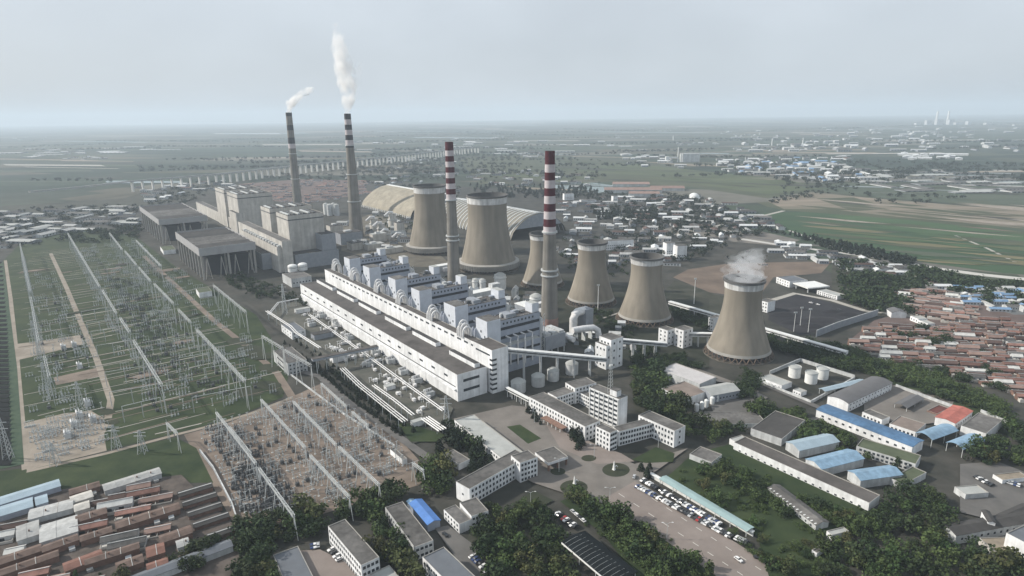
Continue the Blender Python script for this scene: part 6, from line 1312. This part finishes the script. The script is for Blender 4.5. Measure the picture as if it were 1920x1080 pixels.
for kind in ('broad', 'poplar'):
    for leaf in (0, 1, 3):
        sel = [q for q in MASS if (q[2] if q[2] == 'poplar' else 'broad') == kind and (q[3] if q[3] in (0,1,3) else 0) == leaf]
        if not sel: continue
        V, F = [], []
        src = []
        for me in PROTO[(kind, 0)]:
            a = np.empty(len(me.vertices)*3); me.vertices.foreach_get('co', a); src.append(a.reshape(-1, 4, 3))
        for p, h, _, _ in sel:
            far = depth(p) > 700; a = src[nr.integers(len(src))]; nq = 60 if far else 260; idx = nr.choice(len(a), nq, replace=False); q = a[idx].copy()
            if far: c_ = q.mean(1, keepdims=True); q = c_ + (q-c_)*2.1
            else: c_ = q.mean(1, keepdims=True); q = c_ + (q-c_)*1.08
            th = nr.uniform(0, 6.28); ca, sa = math.cos(th), math.sin(th); x = q[...,0]*ca - q[...,1]*sa; y = q[...,0]*sa + q[...,1]*ca
            V.append(np.stack([x*h*1.2+p.x, y*h*1.2+p.y, (q[...,2]-.12)*h], -1).reshape(-1, 3))
        V = np.concatenate(V); me = bpy.data.meshes.new('woodland'); n = len(V)//4
        me.vertices.add(len(V)); me.vertices.foreach_set('co', V.ravel()); me.loops.add(len(V)); me.loops.foreach_set('vertex_index', np.arange(len(V))); me.polygons.add(n); me.polygons.foreach_set('loop_start', np.arange(0, len(V), 4)); me.polygons.foreach_set('loop_total', np.full(n, 4)); me.update(calc_edges=True)
        me.materials.append(LEAF[leaf]); o = link('distant_woodland' if leaf == 3 else 'undergrowth', me); struct(o, 'stuff')

# ------------------------------------------------------------------ smoke, steam, haze
def vol(name, col, dens, noise, thr=(.42,.62), aniso=.25, fade=1):
    M = bpy.data.materials.new(name); M.use_nodes = True; n = M.node_tree.nodes; l = M.node_tree.links.new; n.clear()
    o = n.new('ShaderNodeOutputMaterial'); v = n.new('ShaderNodeVolumePrincipled'); v.inputs['Color'].default_value = (*col, 1); v.inputs['Anisotropy'].default_value = aniso
    l(v.outputs[0], o.inputs['Volume'])
    if noise:
        g = n.new('ShaderNodeTexCoord'); z = n.new('ShaderNodeTexNoise'); z.inputs['Scale'].default_value = noise; z.inputs['Detail'].default_value = 3; m_ = n.new('ShaderNodeMapRange'); m_.inputs[1].default_value = thr[0]; m_.inputs[2].default_value = thr[1]; m_.inputs[4].default_value = dens
        l(g.outputs['Object'], z.inputs['Vector']); l(z.outputs[0], m_.inputs[0]); s_ = n.new('ShaderNodeSeparateXYZ'); l(g.outputs['Generated'], s_.inputs[0]); fr_ = n.new('ShaderNodeMapRange'); fr_.inputs[1].default_value = .1; fr_.inputs[3].default_value = 1; fr_.inputs[4].default_value = fade; l(s_.outputs[2], fr_.inputs[0]); mm = n.new('ShaderNodeMath'); mm.operation = 'MULTIPLY'; l(m_.outputs[0], mm.inputs[0]); l(fr_.outputs[0], mm.inputs[1]); l(mm.outputs[0], v.inputs['Density'])
    else: v.inputs['Density'].default_value = dens
    return M
def plume(name, label, path, dep, M, seed, cat='smoke', z0=None):
    P = []
    for x, y, r_ in path: d = FWD*FPX + RT*(x-960) + UP*(540-y); P.append((EYE + d*(dep/FPX), r_*dep/FPX))
    if z0: P[0] = (Vector(z0), P[0][1])
    o = P[0][0].copy(); n, S = 28, 40; f = MB(); r2 = np.random.default_rng(seed); ph = r2.uniform(0, 6.28, 12); k = len(P)-1
    prof = []
    for s in range(S+1):
        u = s/S*k; i = min(int(u), k-1); w_ = u-i; c_ = P[i][0].lerp(P[i+1][0], w_); r_ = P[i][1]*(1-w_)+P[i+1][1]*w_
        for q in range(n):
            t_ = 2*math.pi*q/n; b_ = 1 + min(1, s/6)*(.16*math.sin(3*t_+ph[0]+s*.5) + .13*math.sin(5*t_+ph[1]-s*.8) + .12*math.sin(2*t_+ph[2]+s*.35) + .10*math.sin(8*t_+ph[3]+s*1.1))
            if s == S: b_ *= .3
            f.v.append(tuple(c_ - o + Vector((math.cos(t_)*r_*b_, math.sin(t_)*r_*b_, r_*.12*math.sin(4*t_+s+ph[4])*min(1, s/6)))))
    for s in range(S):
        for q in range(n): q2 = (q+1) % n; f.f.append((s*n+q, s*n+q2, (s+1)*n+q2, (s+1)*n+q)); f.m.append(0)
    f.f.append(tuple(reversed(range(n)))); f.m.append(0); f.f.append(tuple(S*n+q for q in range(n))); f.m.append(0)
    ob = f.build(name, M, None, True, o); return tag(ob, label, cat)
d1, d2 = depth(ch1.location + Vector((0,0,H1))), depth(ch2.location + Vector((0,0,H2)))
SMK = vol('white_smoke', (1,1,1), .17, .042, (.38,.62), fade=.22); STM = vol('steam', (.97,.98,1), .12, .035, (.36,.66), fade=.25)
plume('smoke_plume', 'short bent white plume drifting right from the leftmost chimney', [(545,211,4.5),(544,202,6.5),(549,192,11),(560,182,13),(571,173,12),(582,163,7)], d1, vol('bent_smoke', (1,1,1), .20, .04, (.36,.60), fade=.45), 1, z0=ch1.location + Vector((0,0,H1+.4)))
plume('smoke_plume', 'tall white plume rising from the black and white chimney', [(653,213,5),(653,198,9),(653,176,15),(650,150,18),(643,122,16),(637,92,14),(633,66,11),(630,42,6)], d2, SMK, 2, z0=ch2.location + Vector((0,0,H2+.4)))
plume('smoke_plume', 'thin side wisp branching right from the tall white plume', [(660,178,3),(664,160,7),(667,145,8),(671,128,8),(676,116,4)], d2+14, vol('thin_smoke', (1,1,1), .07, .05, (.40,.64), fade=.2), 3)
T_, TH_, TR_ = T6; b6 = T_.location
plume('steam_puff', 'grey-white steam puff over the rim of the nearest cooling tower', [(1393,524,29),(1393,516,33),(1395,505,34),(1398,494,33),(1404,484,28),(1412,474,20),(1424,465,10)], depth(b6 + Vector((0,0,TH_))), STM, 4, 'steam', z0=b6 + Vector((0,0,TH_-2)))
hz = MB(); hz.box(-22100, -1500, -1, 22100, 26100, 425); hob = hz.build('haze', vol('haze_air', (.76,.88,1.0), HAZE_D, 0, aniso=.08)); struct(hob, 'stuff')
